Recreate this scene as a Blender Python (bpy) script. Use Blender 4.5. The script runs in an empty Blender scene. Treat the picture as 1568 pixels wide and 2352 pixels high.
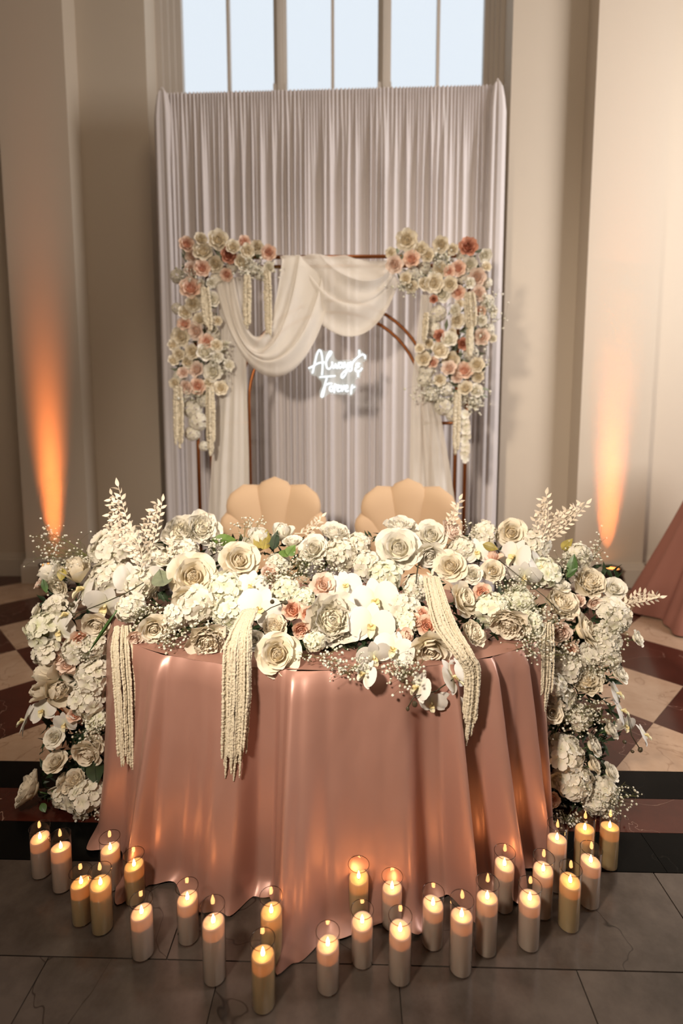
import bpy, math, random
from mathutils import Vector, Matrix, Quaternion
from mathutils import noise as mnoise
random.seed(11)
PI = math.pi
R = math.radians
sc = bpy.context.scene
col = sc.collection

# ------------------------------------------------------------------ camera
FPX, TILT, YAW, HOR = 1230.0, R(6.0), R(1.4), 950.0
PPY = HOR + FPX * math.tan(TILT)
CAM = Vector((0, 0, 1.6))
cd = bpy.data.cameras.new('camera'); cam = bpy.data.objects.new('camera', cd); col.objects.link(cam)
cam.location = CAM; cam.rotation_euler = (R(90) - TILT, 0, YAW)
cd.sensor_fit = 'AUTO'; cd.sensor_width = 36; cd.lens = FPX / 2352 * 36
cd.shift_y = -(1176 - PPY) / 2352
cd.clip_start = .02
cd.dof.use_dof = True; cd.dof.focus_distance = 1.92; cd.dof.aperture_fstop = 1.25
sc.camera = cam
CR = cam.rotation_euler.to_matrix()

def ray(px, py):
    return CR @ Vector(((px - 784) / FPX, -(py - PPY) / FPX, -1))
def at(px, py, Y):
    d = ray(px, py); return CAM + d * ((Y - CAM.y) / d.y)
def flo(px, py, z=0.0):
    d = ray(px, py); return CAM + d * ((z - CAM.z) / d.z)
def proj(p):
    q = CR.transposed() @ (Vector(p) - CAM)
    return 784 + FPX * q.x / -q.z, PPY - FPX * q.y / -q.z
def mpp(p):                                   # metres per photo pixel at p
    return -(CR.transposed() @ (Vector(p) - CAM)).z / FPX

# ------------------------------------------------------------------ world, lights, exposure
w = bpy.data.worlds.new('sky'); sc.world = w; w.use_nodes = True
bg = w.node_tree.nodes['Background']; bg.inputs[0].default_value = (.84, .90, .96, 1); bg.inputs[1].default_value = 1.75
sc.view_settings.view_transform = 'Standard'; sc.view_settings.look = 'None'
sc.view_settings.gamma = 1; sc.view_settings.use_curve_mapping = False
sc.view_settings.exposure = -.75
cy = sc.cycles
cy.max_bounces = 5; cy.diffuse_bounces = 3; cy.glossy_bounces = 2; cy.transmission_bounces = 3; cy.transparent_max_bounces = 10
cy.caustics_reflective = False; cy.caustics_refractive = False; cy.sample_clamp_indirect = 4; cy.use_adaptive_sampling = True; cy.adaptive_threshold = .06; cy.adaptive_min_samples = 16

def area(name, loc, tgt, size, power, colr, sy=None):
    l = bpy.data.lights.new(name, 'AREA'); l.energy = power; l.color = colr; l.size = size
    if sy: l.shape = 'RECTANGLE'; l.size_y = sy
    o = bpy.data.objects.new(name, l); col.objects.link(o); o.location = loc
    o.rotation_euler = (Vector(tgt) - Vector(loc)).to_track_quat('-Z', 'Y').to_euler()
    return o
def spot(name, loc, tgt, power, colr, ang, blend, rad):
    l = bpy.data.lights.new(name, 'SPOT'); l.energy = power; l.color = colr
    l.spot_size = R(ang); l.spot_blend = blend; l.shadow_soft_size = rad
    o = bpy.data.objects.new(name, l); col.objects.link(o); o.location = loc
    o.rotation_euler = (Vector(tgt) - Vector(loc)).to_track_quat('-Z', 'Y').to_euler()
    return o
# the photographer's lamp behind the camera, an added overhead fill light, daylight from the hall's other windows
spot('video_lamp', (-1.05, -.15, 2.6), (.14, 2.7, 1.2), 960, (1, .86, .70), 84, 1.0, .15)
area('overhead_fill', (.4, 1.2, 5.9), (.2, 3.2, 0), 1.6, 110, (1, .78, .56))
area('hall_daylight', (4.9, 2.4, 3.5), (1.0, 4.9, 2.8), 2.2, 500, (1, .96, .93), 3.0)

# ------------------------------------------------------------------ materials
def nt(name):
    m = bpy.data.materials.new(name); m.use_nodes = True
    return m, m.node_tree, m.node_tree.nodes, m.node_tree.links, m.node_tree.nodes['Principled BSDF']
def plain(name, c, rough=.5, metal=0, spec=.5, bump=None, var=None, **kw):
    m, t, N, L, b = nt(name)
    b.inputs['Base Color'].default_value = (*c, 1); b.inputs['Roughness'].default_value = rough
    b.inputs['Metallic'].default_value = metal; b.inputs['Specular IOR Level'].default_value = spec
    for k, v in kw.items(): b.inputs[k].default_value = v
    if var or bump:
        tc = N.new('ShaderNodeNewGeometry')
        n = N.new('ShaderNodeTexNoise'); n.inputs['Scale'].default_value = (var or bump)[0]; n.inputs['Detail'].default_value = 6
        L.new(tc.outputs['Position'], n.inputs['Vector'])
        if var:
            r = N.new('ShaderNodeValToRGB'); r.color_ramp.elements[0].position = .3; r.color_ramp.elements[1].position = .7
            r.color_ramp.elements[0].color = (*[x * (1 - var[1]) for x in c], 1); r.color_ramp.elements[1].color = (*[min(1, x * (1 + var[1])) for x in c], 1)
            L.new(n.outputs['Fac'], r.inputs[0]); L.new(r.outputs[0], b.inputs['Base Color'])
        if bump:
            n2 = N.new('ShaderNodeTexNoise'); n2.inputs['Scale'].default_value = bump[0]; n2.inputs['Detail'].default_value = 5
            L.new(tc.outputs['Position'], n2.inputs['Vector'])
            bp = N.new('ShaderNodeBump'); bp.inputs['Strength'].default_value = bump[1]; bp.inputs['Distance'].default_value = .01
            L.new(n2.outputs['Fac'], bp.inputs['Height']); L.new(bp.outputs[0], b.inputs['Normal'])
    return m
def marble(name, c, c2, vein, vscale, vwidth, rough, vamt=1.0, spec=.5):
    m, t, N, L, b = nt(name)
    g = N.new('ShaderNodeNewGeometry'); oi = N.new('ShaderNodeObjectInfo')
    ad = N.new('ShaderNodeVectorMath'); ad.operation = 'MULTIPLY_ADD'
    L.new(oi.outputs['Random'], ad.inputs[0]); ad.inputs[1].default_value = (37, 91, 53); L.new(g.outputs['Position'], ad.inputs[2])
    n = N.new('ShaderNodeTexNoise'); n.inputs['Scale'].default_value = 4; n.inputs['Detail'].default_value = 9; n.inputs['Roughness'].default_value = .65
    L.new(ad.outputs[0], n.inputs['Vector'])
    mx = N.new('ShaderNodeMix'); mx.data_type = 'RGBA'; mx.inputs[6].default_value = (*c, 1); mx.inputs[7].default_value = (*c2, 1)
    r0 = N.new('ShaderNodeMapRange'); r0.inputs[1].default_value = .35; r0.inputs[2].default_value = .65
    L.new(n.outputs['Fac'], r0.inputs[0]); L.new(r0.outputs[0], mx.inputs[0])
    n2 = N.new('ShaderNodeTexNoise'); n2.inputs['Scale'].default_value = vscale; n2.inputs['Detail'].default_value = 4; n2.inputs['Distortion'].default_value = .6
    L.new(ad.outputs[0], n2.inputs['Vector'])
    s = N.new('ShaderNodeMath'); s.operation = 'SUBTRACT'; L.new(n2.outputs['Fac'], s.inputs[0]); s.inputs[1].default_value = .5
    a = N.new('ShaderNodeMath'); a.operation = 'ABSOLUTE'; L.new(s.outputs[0], a.inputs[0])
    r1 = N.new('ShaderNodeMapRange'); r1.inputs[1].default_value = 0; r1.inputs[2].default_value = vwidth; r1.inputs[3].default_value = vamt; r1.inputs[4].default_value = 0
    L.new(a.outputs[0], r1.inputs[0])
    mx2 = N.new('ShaderNodeMix'); mx2.data_type = 'RGBA'; L.new(mx.outputs[2], mx2.inputs[6]); mx2.inputs[7].default_value = (*vein, 1)
    L.new(r1.outputs[0], mx2.inputs[0]); L.new(mx2.outputs[2], b.inputs['Base Color'])
    b.inputs['Roughness'].default_value = rough; b.inputs['Specular IOR Level'].default_value = spec
    return m
def cloth(name, c, trans, rough=.8, alpha=1.0, sheen=0.0, tcol=None):
    m, t, N, L, b = nt(name)
    b.inputs['Base Color'].default_value = (*c, 1); b.inputs['Roughness'].default_value = rough; b.inputs['Specular IOR Level'].default_value = .2
    b.inputs['Sheen Weight'].default_value = sheen
    tr = N.new('ShaderNodeBsdfTranslucent'); tr.inputs[0].default_value = (*(tcol or c), 1)
    mx = N.new('ShaderNodeMixShader'); mx.inputs[0].default_value = trans
    L.new(b.outputs[0], mx.inputs[1]); L.new(tr.outputs[0], mx.inputs[2]); out = mx.outputs[0]
    if alpha < 1:
        tp = N.new('ShaderNodeBsdfTransparent'); m2 = N.new('ShaderNodeMixShader'); m2.inputs[0].default_value = alpha
        L.new(tp.outputs[0], m2.inputs[1]); L.new(out, m2.inputs[2]); out = m2.outputs[0]
    L.new(out, N['Material Output'].inputs[0])
    return m
def petalmat(name, base, tip, trans=.2, heart=None):
    m, t, N, L, b = nt(name)
    at_ = N.new('ShaderNodeAttribute'); at_.attribute_name = 'tone'
    sp = N.new('ShaderNodeSeparateColor'); L.new(at_.outputs['Color'], sp.inputs[0])
    mx = N.new('ShaderNodeMix'); mx.data_type = 'RGBA'; mx.inputs[6].default_value = (*base, 1); mx.inputs[7].default_value = (*tip, 1)
    L.new(sp.outputs[0], mx.inputs[0]); o = mx.outputs[2]
    if heart:
        m2 = N.new('ShaderNodeMix'); m2.data_type = 'RGBA'; L.new(o, m2.inputs[6]); m2.inputs[7].default_value = (*heart, 1)
        L.new(sp.outputs[1], m2.inputs[0]); o = m2.outputs[2]
    L.new(o, b.inputs['Base Color']); b.inputs['Roughness'].default_value = .55; b.inputs['Specular IOR Level'].default_value = .25
    tr = N.new('ShaderNodeBsdfTranslucent'); L.new(o, tr.inputs[0])
    ms = N.new('ShaderNodeMixShader'); ms.inputs[0].default_value = trans
    L.new(b.outputs[0], ms.inputs[1]); L.new(tr.outputs[0], ms.inputs[2]); L.new(ms.outputs[0], N['Material Output'].inputs[0])
    return m
def clear(name, tint, ior=1.45, edge=1.0, rough=.01, haze=0.0, hazecol=(1, 1, 1)):
    m, t, N, L, b = nt(name); N.remove(b)
    tp = N.new('ShaderNodeBsdfTransparent'); tp.inputs[0].default_value = (*tint, 1)
    gl = N.new('ShaderNodeBsdfGlossy'); gl.inputs['Roughness'].default_value = rough
    lw = N.new('ShaderNodeLayerWeight'); pw = N.new('ShaderNodeMath'); pw.operation = 'POWER'; L.new(lw.outputs['Facing'], pw.inputs[0]); pw.inputs[1].default_value = 4.5
    mu = N.new('ShaderNodeMath'); mu.operation = 'MULTIPLY_ADD'; L.new(pw.outputs[0], mu.inputs[0]); mu.inputs[1].default_value = .8 * edge; mu.inputs[2].default_value = .045 * edge
    ms = N.new('ShaderNodeMixShader'); L.new(mu.outputs[0], ms.inputs[0]); L.new(tp.outputs[0], ms.inputs[1]); L.new(gl.outputs[0], ms.inputs[2]); o = ms.outputs[0]
    if haze:
        d = N.new('ShaderNodeBsdfDiffuse'); d.inputs[0].default_value = (*hazecol, 1); m3 = N.new('ShaderNodeMixShader'); m3.inputs[0].default_value = haze
        L.new(o, m3.inputs[1]); L.new(d.outputs[0], m3.inputs[2]); o = m3.outputs[0]
    L.new(o, N['Material Output'].inputs[0]); return m
def glow(name, c, s):
    m, t, N, L, b = nt(name); N.remove(b)
    e = N.new('ShaderNodeEmission'); e.inputs[0].default_value = (*c, 1); e.inputs[1].default_value = s
    L.new(e.outputs[0], N['Material Output'].inputs[0]); return m

M = {}
M['wall'] = plain('wall_paint', (.58, .50, .41), .75, spec=.2, bump=(60, .03))
M['trim'] = plain('trim_paint', (.60, .53, .45), .5, spec=.3)
M['ceil'] = plain('ceiling_paint', (.72, .67, .6), .8)
M['winframe'] = plain('window_frame_paint', (.55, .49, .43), .5)
M['glass'] = clear('window_glass', (.97, .98, .99), edge=.6)
M['beige'] = marble('beige_marble', (.38, .245, .16), (.48, .335, .235), (.25, .145, .09), 3.2, .012, .18, .6)
M['red'] = marble('red_marble', (.038, .008, .005), (.07, .016, .010), (.40, .26, .20), 2.6, .0022, .16, .7, .35)
M['black'] = marble('black_marble', (.0018, .002, .002), (.004, .004, .004), (.02, .017, .015), 2.0, .003, .25, .4, .06)
M['slab'] = marble('brown_stone', (.040, .030, .024), (.095, .074, .062), (.016, .011, .009), 1.5, .0035, .2, .9, .45)
M['grout'] = plain('grout', (.05, .038, .03), .8)
M['curtain'] = cloth('curtain_voile', (.72, .67, .67), .12, .85)
M['chiffon'] = cloth('chiffon', (.86, .81, .74), .25, .8, .80)
M['satin'] = plain('rose_gold_satin', (.44, .228, .178), .39, .32, spec=.95)
M['pinkcloth'] = plain('dusty_pink_cloth', (.34, .15, .115), .7, spec=.2)
M['copper'] = plain('copper_tube', (.30, .105, .035), .35, .9)
M['velvet'] = plain('beige_velvet', (.60, .42, .27), .75, spec=.15, **{'Sheen Weight': .35, 'Sheen Roughness': .4, 'Sheen Tint': (1, .85, .68, 1)})
M['legmetal'] = plain('gold_leg', (.55, .36, .14), .3, 1)
M['wood'] = plain('table_wood', (.25, .16, .09), .6)
M['wax'] = cloth('ivory_wax', (.50, .42, .355), .2, .5, tcol=(1, .62, .36))
M['wax2'] = cloth('yellow_wax', (.45, .35, .19), .2, .5, tcol=(1, .58, .28))
M['cglass'] = clear('candle_glass', (.985, .97, .955), edge=1.0)
M['rim'] = clear('glass_rim', (.42, .33, .27), edge=1.2)
M['flame'] = glow('flame', (1, .44, .14), 82)
M['wick'] = plain('wick', (.03, .02, .015), .8)
M['neon'] = glow('neon_tube', (.92, .97, 1), 2.6)
M['acrylic'] = clear('acrylic', (.93, .96, .97), edge=.08, haze=.2, hazecol=(.85, .92, .95))
M['wire'] = plain('wire', (.7, .68, .65), .4, .5)
M['can'] = plain('uplight_body', (.02, .012, .012), .4)
M['lens'] = glow('uplight_lens', (1, .35, .08), 6)
# flowers
M['cream'] = petalmat('cream_petal', (.86, .75, .53), (.88, .81, .68), heart=(.88, .73, .50))
M['white'] = petalmat('white_petal', (.86, .81, .63), (.89, .85, .77), heart=(.87, .80, .62))
M['ivory'] = petalmat('ivory_petal', (.84, .74, .56), (.87, .79, .66), heart=(.85, .73, .54))
M['peach'] = petalmat('peach_petal', (.86, .52, .37), (.90, .71, .58), heart=(.86, .40, .26))
M['blush'] = petalmat('blush_petal', (.88, .63, .50), (.90, .77, .67), heart=(.88, .60, .46))
M['rosy'] = petalmat('dusty_rose_petal', (.52, .17, .10), (.66, .34, .23), heart=(.38, .10, .05))
M['hyd'] = petalmat('hydrangea_petal', (.76, .73, .54), (.85, .80, .70))
M['hydg'] = petalmat('hydrangea_green_petal', (.70, .72, .46), (.86, .84, .71))
M['orchid'] = petalmat('orchid_petal', (.76, .75, .58), (.80, .77, .72), .12)
M['lip'] = petalmat('orchid_lip', (.80, .55, .08), (.86, .82, .60), .1)
M['gyp'] = petalmat('gypsophila_bloom', (.70, .68, .50), (.88, .85, .77))
M['stem'] = plain('olive_stem', (.13, .13, .035), .6)
M['darkstem'] = plain('dark_stem', (.045, .04, .018), .5)
M['leaf'] = plain('green_leaf', (.055, .115, .03), .42, var=(30, .35))
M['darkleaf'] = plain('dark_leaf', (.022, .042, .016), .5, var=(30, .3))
M['sageleaf'] = plain('sage_leaf', (.20, .23, .15), .55, var=(40, .2))
M['olive'] = plain('olive_leaf', (.30, .24, .05), .5, var=(40, .3))
M['lime'] = plain('lime_leaf', (.11, .19, .035), .45, var=(40, .2))
M['bud'] = plain('orchid_bud', (.07, .055, .03), .45)
M['ruscus'] = plain('bleached_leaf', (.84, .73, .59), .6, spec=.25)
M['amar'] = plain('cream_amaranth', (.86, .76, .58), .85, spec=.1, bump=(900, .6))

# ------------------------------------------------------------------ mesh helpers
class MB:
    def __init__(s): s.v = []; s.f = []; s.t = None
    def add(s, v, f):
        o = len(s.v); s.v += [tuple(x) for x in v]; s.f += [tuple(i + o for i in q) for q in f]
    def box(s, x0, x1, y0, y1, z0, z1):
        v = [(x, y, z) for z in (z0, z1) for y in (y0, y1) for x in (x0, x1)]
        s.add(v, [(0, 2, 3, 1), (4, 5, 7, 6), (0, 1, 5, 4), (2, 6, 7, 3), (0, 4, 6, 2), (1, 3, 7, 5)])
    def tube(s, pts, r, n=8, cap=True, closed=False):
        pts = [Vector(p) for p in pts]; v = []; f = []; up = None; m = len(pts)
        for i, p in enumerate(pts):
            if closed: d = (pts[(i + 1) % m] - pts[i - 1])
            else: d = (pts[min(i + 1, m - 1)] - pts[max(i - 1, 0)])
            d = d.normalized() if d.length > 1e-9 else Vector((0, 0, 1))
            if up is None: up = Vector((0, 0, 1)) if abs(d.z) < .9 else Vector((1, 0, 0))
            a = d.cross(up).normalized(); up = a.cross(d).normalized(); rr = r[i] if isinstance(r, (list, tuple)) else r
            for k in range(n):
                t = 2 * PI * k / n; v.append(p + a * (math.cos(t) * rr) + up * (math.sin(t) * rr))
        for i in range(m if closed else m - 1):
            j = (i + 1) % m
            for k in range(n):
                f.append((i * n + k, i * n + (k + 1) % n, j * n + (k + 1) % n, j * n + k))
        if cap and not closed:
            f.append(tuple(range(n - 1, -1, -1))); f.append(tuple((m - 1) * n + k for k in range(n)))
        s.add(v, f)
    def lathe(s, prof, n=24, c=(0, 0, 0)):
        v = []; f = []
        for r, z in prof:
            for k in range(n):
                t = 2 * PI * k / n; v.append((c[0] + r * math.cos(t), c[1] + r * math.sin(t), c[2] + z))
        for i in range(len(prof) - 1):
            for k in range(n):
                f.append((i * n + k, i * n + (k + 1) % n, (i + 1) * n + (k + 1) % n, (i + 1) * n + k))
        s.add(v, f)
    def grid(s, fn, nu, nv, closeu=False):
        v = [fn(i / nu, j / nv) for j in range(nv + 1) for i in range(nu + (0 if closeu else 1))]
        w_ = nu + (0 if closeu else 1)
        f = []
        for j in range(nv):
            for i in range(nu):
                a = j * w_ + i; b = j * w_ + (i + 1) % w_
                f.append((a, b, b + w_, a + w_))
        s.add(v, f)
    def mesh(s, name, mat, smooth=True, tone=None):
        me = bpy.data.meshes.new(name); me.from_pydata(s.v, [], s.f); me.update()
        if mat: me.materials.append(M[mat] if isinstance(mat, str) else mat)
        if smooth: me.polygons.foreach_set('use_smooth', [True] * len(me.polygons))
        if tone:
            a = me.color_attributes.new('tone', 'FLOAT_COLOR', 'POINT')
            flat = []
            for q in tone: flat += [q[0], q[1], 0, 1]
            a.data.foreach_set('color', flat)
        return me
def link(name, me, parent=None, loc=None, rot=None, scale=None):
    o = bpy.data.objects.new(name, me); col.objects.link(o)
    if parent: o.parent = parent
    if loc is not None: o.location = loc
    if rot is not None:
        o.rotation_mode = 'QUATERNION'; o.rotation_quaternion = rot
    if scale is not None: o.scale = (scale,) * 3 if not isinstance(scale, (tuple, list)) else scale
    return o
def tag(o, label=None, cat=None, group=None, kind=None):
    if label: o['label'] = label
    if cat: o['category'] = cat
    if group: o['group'] = group
    if kind: o['kind'] = kind
    return o
def part(mb, name, mat, parent, smooth=True, kind=None):
    o = link(name, mb.mesh(name, mat, smooth), parent)
    if kind: o['kind'] = kind
    return o
def empty(name, loc=(0, 0, 0)):
    o = bpy.data.objects.new(name, None); col.objects.link(o); o.location = loc; o.empty_display_size = .05; return o
def lerp(a, b, t): return a + (b - a) * t
def table_interp(tab, x):
    if x <= tab[0][0]: return tab[0][1]
    for (a, va), (b, vb) in zip(tab, tab[1:]):
        if x <= b:
            t = (x - a) / (b - a); t = t * t * (3 - 2 * t); return va + (vb - va) * t
    return tab[-1][1]
ORD = ['', 'first', 'second', 'third', 'fourth', 'fifth', 'sixth', 'seventh', 'eighth', 'ninth', 'tenth', 'eleventh', 'twelfth', 'thirteenth', 'fourteenth',
       'fifteenth', 'sixteenth', 'seventeenth', 'eighteenth', 'nineteenth', 'twentieth', 'twenty-first', 'twenty-second', 'twenty-third', 'twenty-fourth',
       'twenty-fifth', 'twenty-sixth', 'twenty-seventh', 'twenty-eighth', 'twenty-ninth', 'thirtieth']

# ------------------------------------------------------------------ the room
YP, YW, YG = 4.90, 5.12, 5.45        # pilaster face, wall face, glazing
ZC = 6.6
def X(px, Y, py=950): return at(px, py, Y).x
fl = empty('floor'); tag(fl, kind='structure')
b = MB(); b.box(-6, 6, -5, 5.6, -.12, -.006); part(b, 'subfloor', 'grout', fl, False)
# marble strips between the stone apron and the chequered field
def slab(nm, x0, x1, y0, y1, mat, z=0.0, g=.0025):
    b = MB(); b.box(x0 + g, x1 - g, y0 + g, y1 - g, -.03, z); part(b, nm, mat, fl, False)
e0, e1, e2, e3 = [flo(1450, y).y for y in (2003, 1912, 1834, 1771)]
yj = flo(784, 2214).y
xs = [-5.2, -3.6, -2.1, -.55, 1.05, 2.6, 4.1, 5.5]
for a, c in zip(xs, xs[1:]): slab('stone_slab', a, c, yj, e0, 'slab', 0, .002)
x0 = flo(1322, 2225).x; wd = .515
for j in range(5):
    for i in range(-11, 8):
        off = 0 if j % 2 == 0 else .26
        slab('stone_slab', x0 + i * wd + off, x0 + (i + 1) * wd + off, yj - .62 * (j + 1), yj - .62 * j, 'slab', random.uniform(-.0006, .0006), .0018)
for (a, c, mt, xo) in ((e0, e1, 'black', 0), (e1, e2, 'red', .4), (e2, e3, 'black', .8)):
    x = -5.4 - xo
    while x < 5.4:
        slab('border_slab', x, x + 1.3, a, c, mt, 0, .001); x += 1.3
A = flo(1498.7, 1659); B = flo(1552.5, 1576)
hd = .5 * (A.y - e3) + .5 * (B.y - A.y)
def diamond():
    b = MB(); s = hd - .0016
    b.add([(0, -s, 0), (s, 0, 0), (0, s, 0), (-s, 0, 0), (0, -s, -.03), (s, 0, -.03), (0, s, -.03), (-s, 0, -.03)],
          [(0, 1, 2, 3), (0, 4, 5, 1), (1, 5, 6, 2), (2, 6, 7, 3), (3, 7, 4, 0)])
    return b
dm = {k: diamond().mesh('floor_tile', k, False) for k in ('beige', 'red')}
for i in range(-26, 27):
    for j in range(0, 10):
        if (i + j) % 2: continue
        x = A.x + i * hd; y = e3 + j * hd
        if abs(x) > 5 or y > 5.3: continue
        k2 = 'beige' if j % 2 == 0 else 'red'
        me = dm[k2]
        if j == 0:                                       # half tiles against the strip
            b = MB(); s = hd - .0016; b.add([(x - s, e3 + .0016, 0), (x + s, e3 + .0016, 0), (x, e3 + s, 0)], [(0, 1, 2)])
            part(b, 'floor_tile', k2, fl, False)
        else: link('floor_tile', me, fl, (x, y, 0))

def struct(name, mb, mat, smooth=False):
    o = link(name, mb.mesh(name, mat, smooth)); tag(o, kind='structure'); return o
xl, xr = X(364, YW), X(1150, YW)                 # window reveal
xpl0, xpl1 = X(39, YP), X(189, YP)               # pilasters
xpr0, xpr1 = X(1333, YP), X(1495, YP)
zs = at(784, 232, YG).z                          # sill of the glazing, behind the drape
wb = empty('wall_back'); tag(wb, kind='structure')
b = MB(); b.box(-5.2, xl, YW, YG + .25, 0, ZC); part(b, 'wall_panel', 'wall', wb, False)
b = MB(); b.box(xr, 5.2, YW, YG + .25, 0, ZC); part(b, 'wall_panel', 'wall', wb, False)
b = MB(); b.box(xl, xr, YG + .02, YG + .25, 0, zs); part(b, 'window_light_block', 'wall', wb, False)  # unseen solid infill added to keep window light off the drape
for (p0, p1) in ((xpl0, xpl1), (xpr0, xpr1)):
    b = MB(); b.box(p0, p1, YP, YW, 0, ZC); pl = part(b, 'pilaster', 'wall', wb, False)
    b = MB()
    for (d, z0, z1) in ((.035, 0, .17), (.022, .17, .20), (.012, .20, .225)): b.box(p0 - d, p1 + d, YP - d, YW, z0, z1)
    part(b, 'pilaster_base', 'trim', pl, False)
for nm, a, c in (('baseboard_left', -5.2, xl), ('baseboard_right', xr, 5.2)):
    b = MB()
    segs = [(-5.2, xpl0), (xpl1, xl)] if nm.endswith('left') else [(xr, xpr0), (xpr1, 5.2)]
    for (s0, s1) in segs:
        for (d, z0, z1) in ((.035, 0, .17), (.022, .17, .20), (.012, .20, .225)): b.box(s0, s1, YW - d, YW, z0, z1)
    struct(nm, b, 'trim')
b = MB(); b.box(-5.4, -5.2, -5, 5.7, 0, ZC); struct('wall_left', b, 'wall')
b = MB(); b.box(5.2, 5.4, -5, 5.7, 0, ZC); struct('wall_right', b, 'wall')
b = MB(); b.box(-5.4, 5.4, -5.2, -5, 0, ZC); struct('wall_rear', b, 'wall')
b = MB(); b.box(-5.4, 5.4, -5.2, 5.7, ZC, ZC + .2); struct('ceiling', b, 'ceil')

# window: six tall panes, two moulded mullions, three thin bars
win = empty('window_1'); tag(win, kind='structure')
gx = [X(p, YG, 100) for p in (415, 520, 527, 628, 657, 760, 767, 868, 898, 1003, 1010, 1113)]
for k in range(0, 12, 2):
    b = MB(); b.box(gx[k] - .01, gx[k + 1] + .01, YG + .045, YG + .05, zs, ZC); part(b, 'pane', 'glass', win, False)
for k in (1, 5, 9):
    b = MB(); b.box(gx[k], gx[k + 1], YG + .005, YG + .07, zs, ZC); part(b, 'glazing_bar', 'winframe', win, False)
for k in (3, 7):
    b = MB(); c = (gx[k] + gx[k + 1]) / 2; h = (gx[k + 1] - gx[k]) / 2
    b.box(c - h, c + h, YG + .01, YG + .09, zs, ZC); b.box(c - h * .72, c + h * .72, YG - .03, YG + .01, zs, ZC); b.box(c - h * .3, c + h * .3, YG - .055, YG - .03, zs, ZC)
    b.box(c - h * 1.05, c + h * 1.05, YG - .045, YG + .01, zs, zs + .14)
    part(b, 'mullion', 'winframe', win, False)
for (a, c) in ((xl, gx[0]), (gx[11], xr)):
    b = MB(); s = 1 if a == xl else -1
    e, i_ = (a, c) if s == 1 else (c, a)
    W_ = abs(c - a)
    for (f0, f1, y) in ((0, 1, YG + .03), (0, .72, YG - .0), (.14, .5, YG - .03), (0, .26, YG - .06)):
        q0, q1 = e + s * W_ * f0, e + s * W_ * f1
        b.box(min(q0, q1), max(q0, q1), y, YG + .1, zs, ZC)
    part(b, 'window_jamb', 'winframe', win, False)
b = MB(); b.box(xl, xr, YG - .04, YG + .1, zs - .1, zs); part(b, 'window_sill', 'winframe', win, False)

# orange uplights on the floor in front of the pilasters
def uplight(px, label, py=1322, power=90):
    xx = X(px, YP - .12, 1300); root = empty('uplight', (xx, YP - .125, 0)); tag(root, label, 'uplight', 'floor uplights at the pilasters')
    b = MB(); b.lathe([(0, .02), (.06, .02), (.075, .05), (.075, .2), (.085, .22), (.07, .22), (.07, .2)], 20); part(b, 'housing', 'can', root)
    b = MB(); b.lathe([(0, .203), (.069, .203)], 20); part(b, 'lens', 'lens', root)
    b = MB(); b.box(-.085, .085, -.02, .02, 0, .02); b.box(-.09, -.083, -.02, .02, 0, .14); b.box(.083, .09, -.02, .02, 0, .14); part(b, 'bracket', 'can', root, False)
    l = area('uplight_beam', (xx, YP - .12, .25), (xx, YP, 1.35), .19, power, (1, .26, .06)); l.data.shape = 'DISK'; l.data.spread = R(15)
uplight(112, 'dark floor uplight hidden behind flowers, washing the left pilaster orange', power=4.5)
uplight(1405, 'dark round floor uplight peeking out beside white rose, throwing orange light up the pilaster', power=4.5)

# ------------------------------------------------------------------ pipe-and-drape curtain in front of the window
YC = 4.74
cur = empty('drape_backdrop', (0, YC, 0)); tag(cur, 'tall white voile drape gathered on a pipe in front of the window', 'curtain')
xa, xb = X(388, YC, 700), X(1124, YC, 700)
zl, zr = at(400, 216, YC).z, at(1112, 197, YC).z
rr = random.Random(3)
folds = []
x = 0.0
while x < 1.0:                                                   # irregular pleats: narrow bright ridges, wide flat valleys
    wv = rr.choice((.005, .007, .009, .012)); folds.append((x, wv, rr.uniform(.25, 1.0))); x += wv * rr.uniform(1.4, 3.4)
def pleat(u, q):
    s_ = 0
    for (c, wv, h) in folds:
        d = (u - c) / wv
        if abs(d) < 1.6: s_ += h * math.exp(-d * d * 3.2)
    fine = .5 + .5 * math.sin(u * 620 + 3 * math.sin(u * 41))
    g = min(1, q * 6)
    return lerp(fine * .45, s_, g)
def drape(u, v):
    q = v ** 1.4
    z = lerp(lerp(zl, zr, u), .01, q)
    uu = u + .0015 * math.sin(q * 7 + u * 50)
    return (lerp(xa, xb, uu), -.055 * pleat(uu, q), z)
b = MB(); b.grid(drape, 900, 14); part(b, 'voile_panel', 'curtain', cur)
b = MB(); b.tube([(xa - .02, .02, zl - .04), (xb + .02, .02, zr - .04)], .022, 10); part(b, 'crossbar', 'winframe', cur)
for px, zt, nm in ((391, at(391, 203, YC).z, 0), (1126, at(1126, 184, YC).z, 1)):
    xx = X(px, YC, 700)
    b = MB()
    def colm(u, v, xx=xx, zt=zt):
        t = 2 * PI * u; q = v
        r0 = .062 + .012 * math.sin(5 * t + nm) + .006 * math.sin(11 * t)
        k = min(1, (q * 9) ** .5) if q < .11 else 1
        r0 *= k * (1 + .25 * q)
        return (xx + r0 * math.cos(t), -.03 + r0 * .8 * math.sin(t), lerp(zt, .01, q ** 1.3))
    b.grid(colm, 44, 26, True); part(b, 'upright_sleeve', 'curtain', cur)
    b = MB(); b.tube([(xx, -.03, 0), (xx, -.03, zt - .03)], .02, 8); up_ = part(b, 'upright', 'winframe', cur)
    b = MB(); b.box(xx - .2, xx + .2, -.2, .14, 0, .012); part(b, 'base_plate', 'can', up_, False)

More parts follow.
